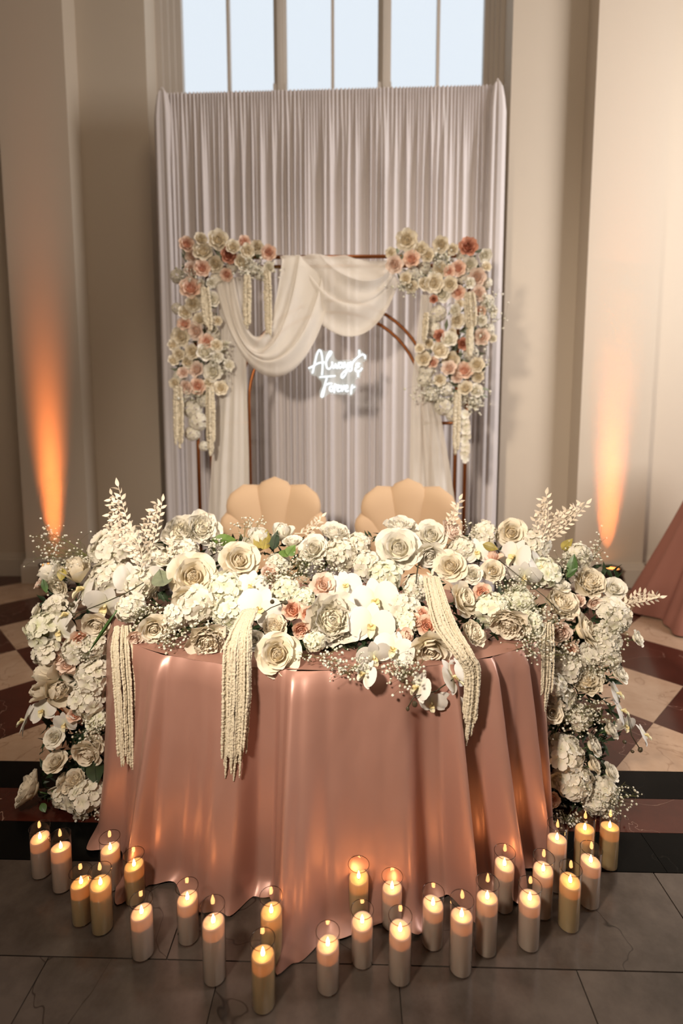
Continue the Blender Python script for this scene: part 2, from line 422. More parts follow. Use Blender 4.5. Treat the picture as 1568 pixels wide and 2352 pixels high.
# ------------------------------------------------------------------ copper arch
YA = 4.0
arch = empty('arch_stand', (0, YA, 0)); tag(arch, 'copper tube arch stand with squared outer frame and rounded double inner hoop', 'arch')
def ap(px, py, dy=0): 
    p = at(px, py, YA + dy); return Vector((p.x, dy, p.z))
tr = .0135
def frame(pl, pr, ytop, nm, dy):
    a, c = ap(pl, 950, dy), ap(pr, 950, dy); zt = ap((pl + pr) / 2, ytop, dy).z
    for q, n_ in ((a, 'upright_tube'), (c, 'upright_tube')):
        b = MB(); b.tube([(q.x, dy, 0), (q.x, dy, zt)], tr, 10); part(b, n_, 'copper', arch)
    b = MB(); b.tube([(a.x - tr, dy, zt), (c.x + tr, dy, zt)], tr, 10); part(b, 'top_tube', 'copper', arch)
    return a.x, c.x, zt
fx0, fx1, fz = frame(453, 1070, 590, 'outer', 0)
gx0, gx1, gz = frame(483, 1047, 612, 'inner', .02)
hc = ap(770, 922, .03); hr = abs(ap(970, 922, .03).x - hc.x)
for rad, dz, dy in ((hr, 0, .03), (hr * 1.11, .02, .06)):
    pts = [(hc.x - rad, dy, 0)] + [(hc.x - rad * math.cos(t * PI / 28), dy, hc.z + dz + rad * math.sin(t * PI / 28)) for t in range(29)] + [(hc.x + rad, dy, 0)]
    b = MB(); b.tube(pts, tr * .92, 10); part(b, 'hoop_tube', 'copper', arch)
zc = ap(1020, 972).z
for a, c in ((gx1 + .04, hc.x + hr), (fx0, hc.x - hr)):
    b = MB(); b.tube([(a, .03, zc), (c, .03, zc)], tr * .9, 8); part(b, 'cross_tube', 'copper', arch)
for xx in (fx0, fx1):
    b = MB(); b.box(xx - .035, xx + .035, -.25, .3, 0, .02); part(b, 'foot_bar', 'copper', arch, False)
b = MB(); b.tube([(fx0, -.0, .02), (fx1, 0, .02)], tr, 8); part(b, 'base_tube', 'copper', arch)

# chiffon swags: each line across the cloth is a curve from its left hold to its right hold
def bez(p0, p1, p2, p3, t):
    s_ = 1 - t; return tuple(s_ ** 3 * a + 3 * s_ * s_ * t * b_ + 3 * s_ * t * t * c + t ** 3 * d for a, b_, c, d in zip(p0, p1, p2, p3))
def swag(name, rows, label, seed, depth=.09, dy=-.05):
    """rows: list of (left, ctrl1, ctrl2, right) pixel tuples from the upper hem to the lower hem."""
    rn = random.Random(seed); ph = [rn.uniform(0, 6) for _ in range(4)]
    root = empty(name, (0, YA, 0)); tag(root, label, 'fabric')
    def fn(u, v):
        k = v * (len(rows) - 1); i = min(int(k), len(rows) - 2); t = k - i; t = t * t * (3 - 2 * t)
        a = bez(*rows[i], u); c = bez(*rows[i + 1], u)
        px, py = lerp(a[0], c[0], t), lerp(a[1], c[1], t)
        belly = math.sin(PI * u)
        fo = math.sin(v * 17 + ph[0] + 2.2 * u) * .5 + math.sin(v * 31 + ph[1] - 3 * u) * .3 + math.sin(v * 9 + ph[2]) * .4
        p = at(px, py, YA); s_ = 1
        yy = dy - depth * belly * (.35 + .65 * math.sin(PI * min(1, v * .95))) - .022 * fo * (.5 + belly)
        return (p.x, yy, p.z + .006 * fo)
    b = MB(); b.grid(fn, 60, 64); part(b, 'chiffon', 'chiffon', root)
    return root
swag('chiffon_swag', [((800, 592), (825, 606), (860, 612), (893, 600)), ((735, 590), (780, 660), (860, 690), (900, 615)), ((690, 590), (750, 730), (850, 745), (906, 632)),
                      ((645, 592), (725, 805), (850, 850), (914, 655))], 'sheer white fabric swag hanging from the arch top bar above the lit sign', 1)
swag('chiffon_swag', [((545, 648), (575, 830), (630, 830), (652, 604)), ((532, 650), (560, 880), (660, 880), (690, 596)), ((518, 655), (560, 900), (690, 890), (740, 640)),
                      ((503, 668), (560, 915), (690, 935), (752, 715))], 'sheer white fabric swag looping low from rose cluster past the hanging tassels', 2, dy=-.09)
def fall(name, prof, label, seed):
    """prof: list of (py, left px, right px)"""
    rn = random.Random(seed); ph = [rn.uniform(0, 6) for _ in range(4)]
    root = empty(name, (0, YA, 0)); tag(root, label, 'fabric')
    def fn(u, v):
        k = v * (len(prof) - 1); i = min(int(k), len(prof) - 2); t = k - i
        py = lerp(prof[i][0], prof[i + 1][0], t); l = lerp(prof[i][1], prof[i + 1][1], t); r = lerp(prof[i][2], prof[i + 1][2], t)
        p = at(lerp(l, r, u), py, YA)
        fo = math.sin(u * 15 + ph[0]) * .5 + math.sin(u * 27 + ph[1] + v) * .3 + math.sin(u * 7 + ph[2]) * .5
        return (p.x, -.045 - .028 * fo * (.4 + v * .6), max(.01, p.z))
    b = MB(); b.grid(fn, 48, 30); part(b, 'chiffon', 'chiffon', root)
fb = proj((0, YA, .015))[1]
fall('chiffon_drape', [(640, 500, 560), (760, 510, 566), (900, 503, 570), (1050, 488, 574), (1180, 480, 576), (fb, 470, 580)], 'sheer white fabric drape falling to the floor below the low swag', 5)
fall('chiffon_drape', [(680, 965, 992), (760, 958, 985), (870, 945, 985), (960, 942, 1010), (1060, 940, 1028), (1180, 938, 1046), (fb, 935, 1060)], 'sheer white fabric drape falling below the rose cluster with dangling white blossoms', 6)

# ------------------------------------------------------------------ neon sign
YS = 3.93
sign = empty('neon_sign', (0, YS, 0)); tag(sign, 'glowing white script neon sign reading Always & Forever on clear acrylic', 'neon sign')
def sp_(zx, zy, dy=0):
    p = at(680 + zx / 7.84, 770 + zy / 7.84, YS); return Vector((p.x, dy, p.z))
def smooth(pts, n=6):
    P = [Vector((p[0], p[1], 0)) for p in pts]; out = []
    for i in range(len(P) - 1):
        p0 = P[max(i - 1, 0)]; p1 = P[i]; p2 = P[i + 1]; p3 = P[min(i + 2, len(P) - 1)]
        for k in range(n):
            t = k / n
            out.append(.5 * ((2 * p1) + (p2 - p0) * t + (2 * p0 - 5 * p1 + 4 * p2 - p3) * t * t + (3 * p1 - p0 - 3 * p2 + p3) * t ** 3))
    out.append(P[-1]); return out
strokes = [
    ('letter_a', [(295, 690), (330, 540), (370, 370), (400, 290), (425, 272), (450, 305), (470, 400), (478, 560), (465, 720)]), ('letter_a_bar', [(225, 597), (300, 562), (400, 508), (510, 488)]),
    ('letter_l', [(525, 525), (565, 430), (622, 345), (632, 305), (605, 300), (560, 390), (542, 500), (560, 595), (605, 605), (650, 550)]),
    ('letter_w', [(648, 480), (658, 570), (685, 590), (712, 515), (722, 580), (748, 588), (772, 490)]),
    ('letter_a', [(832, 520), (795, 500), (768, 550), (792, 592), (825, 560), (836, 500), (842, 585), (866, 575)]),
    ('letter_y', [(872, 485), (882, 560), (910, 568), (938, 495), (925, 600), (888, 705), (840, 768), (812, 750), (830, 695), (900, 630), (960, 585)]),
    ('letter_s', [(990, 480), (962, 535), (1002, 585), (988, 640), (945, 648)]),
    ('ampersand', [(1240, 428), (1236, 375), (1185, 352), (1090, 415), (1025, 490), (1000, 570)]), ('ampersand', [(1133, 272), (1138, 372)]),
    ('ampersand', [(1152, 515), (1095, 520), (1082, 552), (1130, 562), (1080, 585), (1066, 622), (1092, 655), (1150, 642), (1186, 590)]), ('ampersand', [(1112, 655), (1116, 752)]),
    ('letter_f_bar', [(420, 757), (710, 735)]), ('letter_f', [(555, 772), (530, 850), (502, 945), (470, 1030), (455, 1098), (482, 1100), (503, 1010), (520, 930)]), ('letter_f_bar', [(525, 905), (590, 872), (650, 875)]),
    ('letter_o', [(650, 920), (612, 930), (606, 990), (640, 1008), (666, 960), (648, 918)]), ('letter_r', [(700, 872), (690, 960), (686, 1040)]), ('letter_r', [(692, 930), (716, 900), (738, 912)]),
    ('letter_e', [(742, 965), (778, 940), (765, 903), (738, 935), (748, 1005), (795, 1005)]), ('letter_v', [(808, 900), (826, 1010), (862, 898)]),
    ('letter_e', [(890, 962), (926, 942), (912, 905), (884, 935), (896, 1006), (944, 1000)]), ('letter_r', [(1012, 890), (994, 970), (988, 1064)]), ('letter_r', [(994, 975), (1022, 938), (1062, 935)])]
for nm, pts in strokes:
    b = MB(); q = [sp_(p.x, p.y, -.014) for p in smooth(pts)]
    b.tube(q, .0054, 8); part(b, nm, 'neon', sign)
outl = [(200, 590), (290, 540), (330, 350), (400, 245), (470, 260), (520, 300), (590, 265), (670, 290), (690, 400), (740, 455), (1000, 440), (1090, 380), (1105, 260), (1150, 245), (1200, 310), (1280, 360), (1270, 450),
        (1195, 490), (1215, 620), (1165, 680), (1150, 770), (1080, 800), (1050, 850), (1095, 920), (1070, 990), (1030, 1060), (980, 1105), (930, 1070), (580, 1062), (530, 1100), (470, 1148), (420, 1120), (420, 1000),
        (465, 900), (450, 830), (390, 780), (370, 740), (280, 725), (250, 660)]
op = [sp_(*p) for p in outl]; n_ = len(op)
b = MB(); b.add([(p.x, -.004, p.z) for p in op] + [(p.x, .002, p.z) for p in op],
                [tuple(range(n_)), tuple(range(2 * n_ - 1, n_ - 1, -1))] + [(i, n_ + i, n_ + (i + 1) % n_, (i + 1) % n_) for i in range(n_)])
part(b, 'acrylic_backing', 'acrylic', sign, False)
for zx in (330, 1120):
    p = sp_(zx, 300); b = MB(); b.tube([(p.x, .003, p.z), (p.x - .03 * (1 if zx < 700 else -1), .05, ap(770, 700).z)], .0012, 5); part(b, 'hanging_wire', 'wire', sign)

# ------------------------------------------------------------------ two scallop-back chairs
def shell_chair(cpx, ytop, label, yc=3.55, turn=0):
    c0 = at(cpx, ytop, yc); root = empty('scallop_chair', (c0.x, yc, 0)); root.rotation_euler.z = turn
    tag(root, label, 'chair', 'scallop-back chairs behind the table')
    top = c0.z; base = top - .6
    # five lobes fan out from the seat's back; each lobe is a puffed wedge with a rounded top
    spec = [(0, top, .14, 0), (-.21, top - .05, .15, .01), (.21, top - .05, .15, .01), (-.30, top - .21, .115, .02), (.30, top - .21, .115, .02)]
    oz = top - .78
    for (tx, tz, hw, back) in spec:
        b = MB(); th = math.atan2(tx, tz - oz); ln = math.hypot(tx, tz - oz)
        def fn(u, v, th=th, ln=ln, hw=hw, back=back):
            t = 2 * PI * u; s_ = v
            half = lerp(.035, hw, min(1, s_ * 1.25))
            if s_ > .78: half *= math.sqrt(max(0, 1 - ((s_ - .78) / .22) ** 2.2))
            thick = lerp(.03, .075, min(1, s_ * 1.4)) * (1 if s_ < .82 else math.sqrt(max(0, 1 - ((s_ - .82) / .18) ** 2)))
            lx = half * math.cos(t); ly = thick * math.sin(t)
            x = math.sin(th) * ln * s_ + lx * math.cos(th); z = oz + math.cos(th) * ln * s_ - lx * math.sin(th)
            return (x, .02 + back + ly - .10 * (abs(x) / .33) ** 2 + .05 * s_, z)
        b.grid(fn, 28, 22, True); part(b, 'back_lobe', 'velvet', root)
    b = MB(); b.lathe([(0, .40), (.27, .40), (.30, .43), (.30, .49), (.27, .515), (0, .525)], 36, (0, -.22, 0)); part(b, 'seat', 'velvet', root)
    b = MB(); b.lathe([(0, .385), (.27, .385), (.27, .40), (0, .40)], 32, (0, -.22, 0)); part(b, 'seat_ring', 'legmetal', root)
    b = MB(); b.box(-.16, .16, .0, .06, .40, base + .1); part(b, 'back_support', 'velvet', root, False)
    for sx, sy in ((-1, -1), (1, -1), (-1, 1), (1, 1)):
        b = MB(); b.tube([(sx * .17, -.22 + sy * .17, .39), (sx * .23, -.22 + sy * .23, 0)], [.016, .009], 8); part(b, 'leg', 'legmetal', root)
shell_chair(628, 1097, 'beige velvet scallop-back chair behind the table, nearer the tall bleached frond', turn=R(2))
shell_chair(938, 1101, 'beige velvet scallop-back chair behind the table, nearer the pink draped table', turn=R(-2))

# ------------------------------------------------------------------ pink draped table at the side
pt = empty('draped_table', (3.12, 4.12, 0)); tag(pt, 'small high table wrapped in dusty pink gathered cloth', 'table')
def pk(u, v):
    t = 2 * PI * u; q = v
    r0 = lerp(.36, .80, q ** 1.15) + (.012 + .05 * q) * (math.sin(13 * t) + .5 * math.sin(23 * t + 1))
    return (r0 * math.cos(t), r0 * math.sin(t), lerp(1.3, .012, q))
b = MB(); b.grid(pk, 220, 14, True); b.lathe([(0, 1.302), (.36, 1.302), (.365, 1.29)], 40); part(b, 'gathered_cloth', 'pinkcloth', pt)

# ------------------------------------------------------------------ the sweetheart table and its satin cloth
TC = Vector((-.105, 2.165, 0)); TA, TB, TH = .885, .462, .752
tb = empty('sweetheart_table', (TC.x, TC.y, 0)); tag(tb, 'oval sweetheart table standing under the rose gold satin cloth', 'table')
b = MB(); b.grid(lambda u, v: ((TA - .012) * math.cos(2 * PI * u) * min(1, v * 2), (TB - .012) * math.sin(2 * PI * u) * min(1, v * 2), TH - .008 if v <= .5 else TH - .03), 48, 2, True)
part(b, 'tabletop', 'wood', tb)
for sx, sy in ((-1, -1), (1, -1), (-1, 1), (1, 1)):
    b = MB(); b.tube([(sx * .55, sy * .25, 0), (sx * .5, sy * .22, TH - .03)], .018, 8); part(b, 'leg', 'can', tb)
FOLD = [(225, -.4), (240, .2), (268, .6), (300, .0), (338, .5), (366, 1.15), (385, .2), (430, -.35), (470, -.1), (512, .35), (552, .2), (592, -1.0), (625, -1.0), (650, .3), (672, 1.75), (700, 1.35), (760, .35), (820, .1), (870, .2), (925, .45),
        (978, -.55), (1008, -.35), (1046, 1.2), (1060, -.35), (1098, -.15), (1137, 1.25), (1150, -.6), (1183, .0), (1210, .9), (1224, -.55), (1246, .35), (1270, -.2)]
def tpt(phi, off=0):
    x, y = TA * math.sin(phi), -TB * math.cos(phi)
    n = Vector((math.sin(phi) / TA, -math.cos(phi) / TB, 0)).normalized()
    return TC + Vector((x, y, 0)) + n * off, n
PHI = []
for k in range(-600, 601):
    ph = k / 600 * R(100); p, _ = tpt(ph, .05); PHI.append((ph, proj((p.x, p.y, .4))[0]))
def phi_px(ph):
    if ph <= PHI[0][0] or ph >= PHI[-1][0]: return None
    k = (ph - PHI[0][0]) / (PHI[-1][0] - PHI[0][0]) * 1200; i = int(k); return lerp(PHI[i][1], PHI[min(i + 1, 1200)][1], k - i)
def fold(ph):
    px = phi_px(ph); side = .55 * math.sin(ph * 17) + .35 * math.sin(ph * 29 + 1)
    if px is None: return side
    wgt = min(1, max(0, (R(99) - abs(ph)) / R(12)))
    return lerp(side, table_interp(FOLD, px), wgt)
NP, NQ = 720, 34
def skirt(u, v):
    ph = -PI + 2 * PI * u; q = v
    fo = fold(ph)
    sd = max(0, 1 - abs(ph + R(124)) / R(28))                      # trails out on the floor at one side
    off = .004 + .018 * min(1, q * 12) + .135 * q ** 1.3 * max(0, math.cos(ph)) ** 1.5 + .012 * q + fo * (.007 + .088 * q ** .7) + .13 * sd * q ** 2.2
    crease = .006 * mnoise.noise(Vector((ph * 9, q * 2.2, 3))) * min(1, q * 5) + .0016 * mnoise.noise(Vector((ph * 26, q * 9, 9))) * min(1, q * 5)
    puddle = max(0, q - .955) / .045
    off += crease + .022 * puddle * puddle * (1 + .8 * math.sin(ph * 23))
    drop = 1 - (1 - min(1, q / .03)) ** 2
    z = TH - (.012 * drop if q < .03 else .012 + (q - .03) / .97 * (TH - .016))
    p, n = tpt(ph, off)
    z += .006 * puddle * (1 + math.sin(ph * 31))
    return (p.x, p.y, max(.003, z))
cl = MB(); cl.grid(skirt, NP, NQ, True)
def topd(u, v):
    ph = -PI + 2 * PI * u; p, n = tpt(ph, .004 * v); k = v
    return (lerp(TC.x, p.x, k), lerp(TC.y, p.y, k), TH)
cl.grid(topd, NP, 10, True)
clo = link('tablecloth', cl.mesh('tablecloth', 'satin')); tag(clo, 'rose gold satin tablecloth falling in folds to the floor', 'tablecloth')

# ------------------------------------------------------------------ flameless candles in glass cylinders
CANDLES = [(95, 1885, 98, 2022, 0), (135, 1903, 146, 2055, 0), (181, 1983, 192, 2132, 1), (222, 1980, 237, 2153, 1), (240, 1907, 258, 2052, 0), (305, 1945, 312, 2085, 1), (324, 2045, 330, 2213, 0), (426, 2015, 434, 2177, 0),
           (488, 2055, 494, 2272, 0), (619, 2035, 625, 2238, 1), (602, 2130, 606, 2337, 1), (755, 2113, 753, 2295, 0), (826, 1965, 823, 2135, 1), (832, 2065, 831, 2233, 0), (903, 1992, 899, 2145, 0), (917, 2078, 917, 2273, 0),
           (996, 2027, 992, 2190, 0), (1062, 2043, 1056, 2252, 0), (1120, 2005, 1114, 2205, 0), (1157, 1938, 1154, 2103, 0), (1218, 2012, 1211, 2192, 0), (1249, 1950, 1242, 2117, 0), (1278, 1878, 1273, 2055, 0),
           (1311, 1975, 1303, 2147, 1), (1347, 1857, 1336, 2030, 1), (1358, 1932, 1350, 2093, 0), (1413, 1858, 1394, 2003, 1)]
CR_ = .033
cs = sorted(range(len(CANDLES)), key=lambda i: CANDLES[i][2])
rank = {i: k + 1 for k, i in enumerate(cs)}
def disc_rim(b, r, z, tube_r): b.tube([(r * math.cos(2 * PI * k / 28), r * math.sin(2 * PI * k / 28), z) for k in range(28)], tube_r, 6, closed=True)
fm = MB(); fm.lathe([(.0004, .0), (.0032, .003), (.0040, .007), (.0033, .012), (.0016, .018), (.0002, .0225)], 10); flame_me = fm.mesh('flame', 'flame')
wm = MB(); wm.tube([(0, 0, -.004), (0, 0, .002)], .0009, 6); wick_me = wm.mesh('wick', 'wick')
for i, (rx, ry, bx, by, yel) in enumerate(CANDLES):
    p = flo(bx, by); d = Vector((p.x, p.y, 0)).normalized(); base = p + d * CR_; base.z = 0
    # height from the far lip of the rim
    lo, hi = .1, .35
    for _ in range(30):
        mid = (lo + hi) / 2; q = base + d * CR_; 
        if proj((q.x, q.y, mid))[1] > ry: lo = mid
        else: hi = mid
    h = lo; waxh = h * .80 - .006
    root = empty('led_candle', base)
    root.rotation_euler.z = random.uniform(0, 6)
    size = 'tall' if h > .2 else ('short' if h < .165 else 'mid-height')
    tag(root, f"{size} {'pale yellow' if yel else 'ivory'} flameless candle in clear glass cylinder, {ORD[rank[i]]} from the left along the floor", 'candle', 'flameless candles on the floor around the table')
    b = MB(); b.lathe([(0, .003), (CR_ - .003, .003), (CR_, .006), (CR_, h)], 32); gc = part(b, 'glass_cylinder', 'cglass', root)
    b = MB(); disc_rim(b, CR_, h, .0009); part(b, 'glass_lip', 'rim', gc)
    wr = CR_ - .0022
    b = MB()
    tl = random.uniform(0, 6)
    def wx(u, v, wr=wr, waxh=waxh, tl=tl):
        t = 2 * PI * u
        prof = [(0, -.0085), (.35, -.008), (.65, -.005), (.88, .0), (.97, .001), (1.0, -.003), (1.0, -.02), (1.0, -.05), (1.0, None)]
        k = v * 8; j = min(int(k), 7); f_ = k - j
        r0 = lerp(prof[j][0], prof[j + 1][0], f_)
        z0 = waxh + prof[j][1]; z1 = waxh + prof[j + 1][1] if prof[j + 1][1] is not None else .006
        z = lerp(z0, z1, f_) + (.004 * math.cos(t - tl) * r0 if j < 6 else .004 * math.cos(t - tl) * (1 - f_ if j == 7 else 1))
        return (wr * r0 * math.cos(t), wr * r0 * math.sin(t), z)
    b.grid(wx, 32, 8, True); b.lathe([(0, waxh - .034), (wr * .98, waxh - .034)], 24); wb_ = part(b, 'wax_body', 'wax2' if yel else 'wax', root)  # hidden inner disc added to block LED light from the lower wax
    link('wick', wick_me, wb_, (0, 0, waxh - .006)); link('flame', flame_me, wb_, (0, 0, waxh - .0045), scale=(1.35, 1.35, 1.2))
    l = bpy.data.lights.new('candle_led', 'POINT'); l.energy = .06; l.color = (1, .44, .18); l.shadow_soft_size = .004
    lo_ = bpy.data.objects.new('candle_led', l); col.objects.link(lo_); lo_.location = base + Vector((0, 0, waxh - .019))

# ------------------------------------------------------------------ flower building blocks
def petal_pts(L_, W_, a0, a1, cup, r0=.0, z0=0.0, tipn=.0, ruf=0.0, nu=6, nv=6, seed=0, wpow=.75, waist=.25):
    """A cupped petal standing on a ring of radius r0: out is +X, up is +Z; bends from angle a0 to a1 off the flower's axis."""
    rn = random.Random(seed); ph = rn.uniform(0, 6); V = []; T = []
    spine = [(r0, z0)]; angs = [a0]
    for j in range(1, nv + 1):
        a = lerp(a0, a1, (j - .5) / nv); spine.append((spine[-1][0] + math.sin(a) * L_ / nv, spine[-1][1] + math.cos(a) * L_ / nv)); angs.append(lerp(a0, a1, j / nv))
    for j in range(nv + 1):
        v = j / nv; a = angs[j]; x, z = spine[j]
        wv = W_ * (lerp(waist, 1, min(1, v / .62) ** wpow)) * (1 if v < .62 else math.sqrt(max(.0, 1 - ((v - .62) / .42) ** 2.2)))
        for i in range(nu + 1):
            u = -1 + 2 * i / nu
            y = wv * (math.sin(u * cup) / cup if cup > .01 else u); ins = wv * ((1 - math.cos(u * cup)) / cup if cup > .01 else 0)
            rf = ruf * L_ * v * math.sin(u * 4 + ph + v * 3)
            tp = tipn * L_ * max(0, v - .7) * (1 - abs(u))
            V.append((x - math.cos(a) * (ins + rf) + math.sin(a) * tp, y, z + math.sin(a) * (ins + rf) + math.cos(a) * tp)); T.append((v, 0))
    F = [(j * (nu + 1) + i, j * (nu + 1) + i + 1, (j + 1) * (nu + 1) + i + 1, (j + 1) * (nu + 1) + i) for j in range(nv) for i in range(nu)]
    return V, F, T
def rotz(V, a):
    c, s_ = math.cos(a), math.sin(a); return [(x * c - y * s_, x * s_ + y * c, z) for x, y, z in V]
def petal_mesh(nm, mat, **k):
    V, F, T = petal_pts(**k); b = MB(); b.add(V, F); return b.mesh(nm, mat, True, T)
def join_petals(nm, mat, specs, core=None):
    """specs: (angle, petal keywords, heart tone)"""
    b = MB(); TT = []
    if core: b.lathe([(r, z) for r, z in core], 16); TT += [(.3, .8)] * len(b.v)
    for a, k, ht in specs:
        V, F, T = petal_pts(**k); b.add(rotz(V, a), F); TT += [(t[0], ht * (1 - .55 * t[0])) for t in T]
    return b.mesh(nm, mat, True, TT)
_cache = {}
def rose_set(mat):
    if ('rose', mat) in _cache: return _cache['rose', mat]
    rn = random.Random(5); sp = []
    for n, r0, L_, W_, a0, a1, cup, z0, ht in ((2, .006, .14, .06, -4, -30, 1.8, .14, .9), (3, .022, .19, .085, -2, -24, 1.6, .10, .9), (4, .045, .22, .11, 0, -16, 1.4, .07, .75), (5, .07, .245, .135, 2, -4, 1.2, .045, .55), (5, .09, .265, .16, 5, 10, 1.05, .03, .3)):
        o = rn.uniform(0, 6)
        for i in range(n): sp.append((o + 2 * PI * i / n + rn.uniform(-.15, .15), dict(L_=L_ * rn.uniform(.95, 1.05), W_=W_, a0=R(a0), a1=R(a1 + rn.uniform(-4, 6)), cup=cup, r0=r0, z0=z0, ruf=.02, nu=5, nv=5, seed=i), ht))
    heart = join_petals('rose_heart', mat, sp, ((0, .25), (.02, .245), (.06, .215), (.10, .18), (.15, .15), (.19, .09), (.15, .0)))
    rings = []
    for n, L_, W_, a0, a1, cup, r0, z0 in ((5, .30, .19, 10, 30, .9, .10, .02), (6, .33, .215, 18, 52, .75, .10, .01), (7, .37, .235, 30, 84, .6, .09, 0.0)):
        rings.append((n, [petal_mesh('rose_petal', mat, L_=L_ * q, W_=W_, a0=R(a0), a1=R(a1 + d), cup=cup, r0=r0, z0=z0, ruf=.035, tipn=.12, nu=6, nv=7, seed=int(q * 100)) for q, d in ((1, 0), (.95, 9), (1.05, -6))]))
    _cache['rose', mat] = (heart, rings); return _cache['rose', mat]
def peony_set(mat):
    if ('peony', mat) in _cache: return _cache['peony', mat]
    rn = random.Random(8); sp = []
    for k in range(64):
        t = k / 64; pol = math.acos(1 - .98 * t); 
        sp.append((k * 2.39996, dict(L_=(.27 + .07 * t) * rn.uniform(.92, 1.08), W_=(.07 + .05 * t) * rn.uniform(.85, 1.2), a0=pol * .8 + R(6), a1=pol * .62 - R(14 + rn.uniform(0, 22)), cup=1.1, r0=.02 + .10 * t, z0=.07 - .07 * t, ruf=.045, tipn=.06, nu=4, nv=5, seed=k), .35 * (1 - t)))
    heart = join_petals('peony_heart', mat, sp, ((0, .29), (.08, .27), (.17, .2), (.23, .1), (.2, 0), (.1, -.05)))
    rings = []
    for n, L_, W_, a0, a1, cup, r0, z0 in ((6, .42, .23, 40, 18, .9, .08, -.02), (7, .47, .26, 62, 36, .8, .07, -.04)):
        rings.append((n, [petal_mesh('peony_petal', mat, L_=L_ * q, W_=W_, a0=R(a0), a1=R(a1 + d), cup=cup, r0=r0, z0=z0, ruf=.05, tipn=.08, nu=6, nv=6, seed=int(q * 77)) for q, d in ((1, 0), (.93, 12), (1.06, 22))]))
    _cache['peony', mat] = (heart, rings); return _cache['peony', mat]
def spray_set(mat):
    if ('spray', mat) in _cache: return _cache['spray', mat]
    rn = random.Random(6); sp = []
    for n, r0, L_, W_, a0, a1, cup, z0, ht in ((4, .02, .20, .10, -4, 0, 1.5, .06, 1), (5, .06, .25, .12, 0, 8, 1.3, .04, .9), (6, .11, .29, .14, 4, 14, 1.1, .02, .7), (7, .17, .32, .16, 10, 26, .95, 0, .4)):
        for i in range(n): sp.append((rn.uniform(0, .5) + 2 * PI * i / n, dict(L_=L_, W_=W_, a0=R(a0), a1=R(a1), cup=cup, r0=r0, z0=z0, ruf=.05, nu=4, nv=4, seed=i), ht))
    heart = join_petals('spray_rose_heart', mat, sp, ((0, .22), (.06, .2), (.14, .15), (.22, .1), (.26, .03), (.18, -.02)))
    rings = [(6, [petal_mesh('spray_rose_petal', mat, L_=.40, W_=.24, a0=R(28), a1=R(60 + d), cup=.8, r0=.12, z0=-.02, ruf=.05, nu=5, nv=5, seed=d) for d in (0, 14)])]
    _cache['spray', mat] = (heart, rings); return _cache['spray', mat]
def bud_set(mat):
    if ('bud', mat) in _cache: return _cache['bud', mat]
    sp = []
    for n, r0, L_, W_, a0, a1, cup in ((3, .03, .62, .22, 4, -14, 1.4), (4, .07, .64, .27, 12, -16, 1.2), (4, .08, .62, .30, 24, -6, 1.1)):
        for i in range(n): sp.append((n + 2 * PI * i / n, dict(L_=L_, W_=W_, a0=R(a0), a1=R(a1), cup=cup, r0=r0, z0=-.2, ruf=.03, tipn=.1, nu=5, nv=6, seed=i), .3))
    heart = join_petals('bud_heart', mat, sp)
    rings = [(3, [petal_mesh('bud_petal', mat, L_=.6, W_=.32, a0=R(42), a1=R(30 + d), cup=.95, r0=.07, z0=-.22, ruf=.04, tipn=.15, nu=5, nv=6, seed=d) for d in (0, 26)])]
    _cache['bud', mat] = (heart, rings); return _cache['bud', mat]
def floret_mesh(mat):
    if ('floret', mat) in _cache: return _cache['floret', mat]
    out = []
    for s_ in range(3):
        b = MB(); TT = []
        for i in range(4):
            V, F, T = petal_pts(.5, .30, R(72), R(92 + 8 * s_), .5, .02, 0, ruf=.06, nu=4, nv=4, seed=i + s_ * 9, waist=.2, wpow=.6)
            b.add(rotz(V, i * PI / 2 + .1 * s_), F); TT += [(min(1, t[0] * 1.6), 0) for t in T]
        out.append(b.mesh('floret', mat, True, TT))
    _cache['floret', mat] = out; return out
def flat_petal(L_, W_, lift0, lift1, cup, shape, nu=6, nv=7, wave=.0):
    """petal lying out along +X in the XY plane, facing +Z"""
    V = []; T = []
    z = 0; x = 0
    for j in range(nv + 1):
        v = j / nv; a = lerp(lift0, lift1, v)
        if j: x += math.cos(a) * L_ / nv; z += math.sin(a) * L_ / nv
        wv = W_ * shape(v)
        for i in range(nu + 1):
            u = -1 + 2 * i / nu; V.append((x, wv * u, z + cup * wv * u * u + wave * math.sin(u * 3 + v * 5))); T.append((min(1, v * 2.2), 0))
    F = [(j * (nu + 1) + i, j * (nu + 1) + i + 1, (j + 1) * (nu + 1) + i + 1, (j + 1) * (nu + 1) + i) for j in range(nv) for i in range(nu)]
    return V, F, T
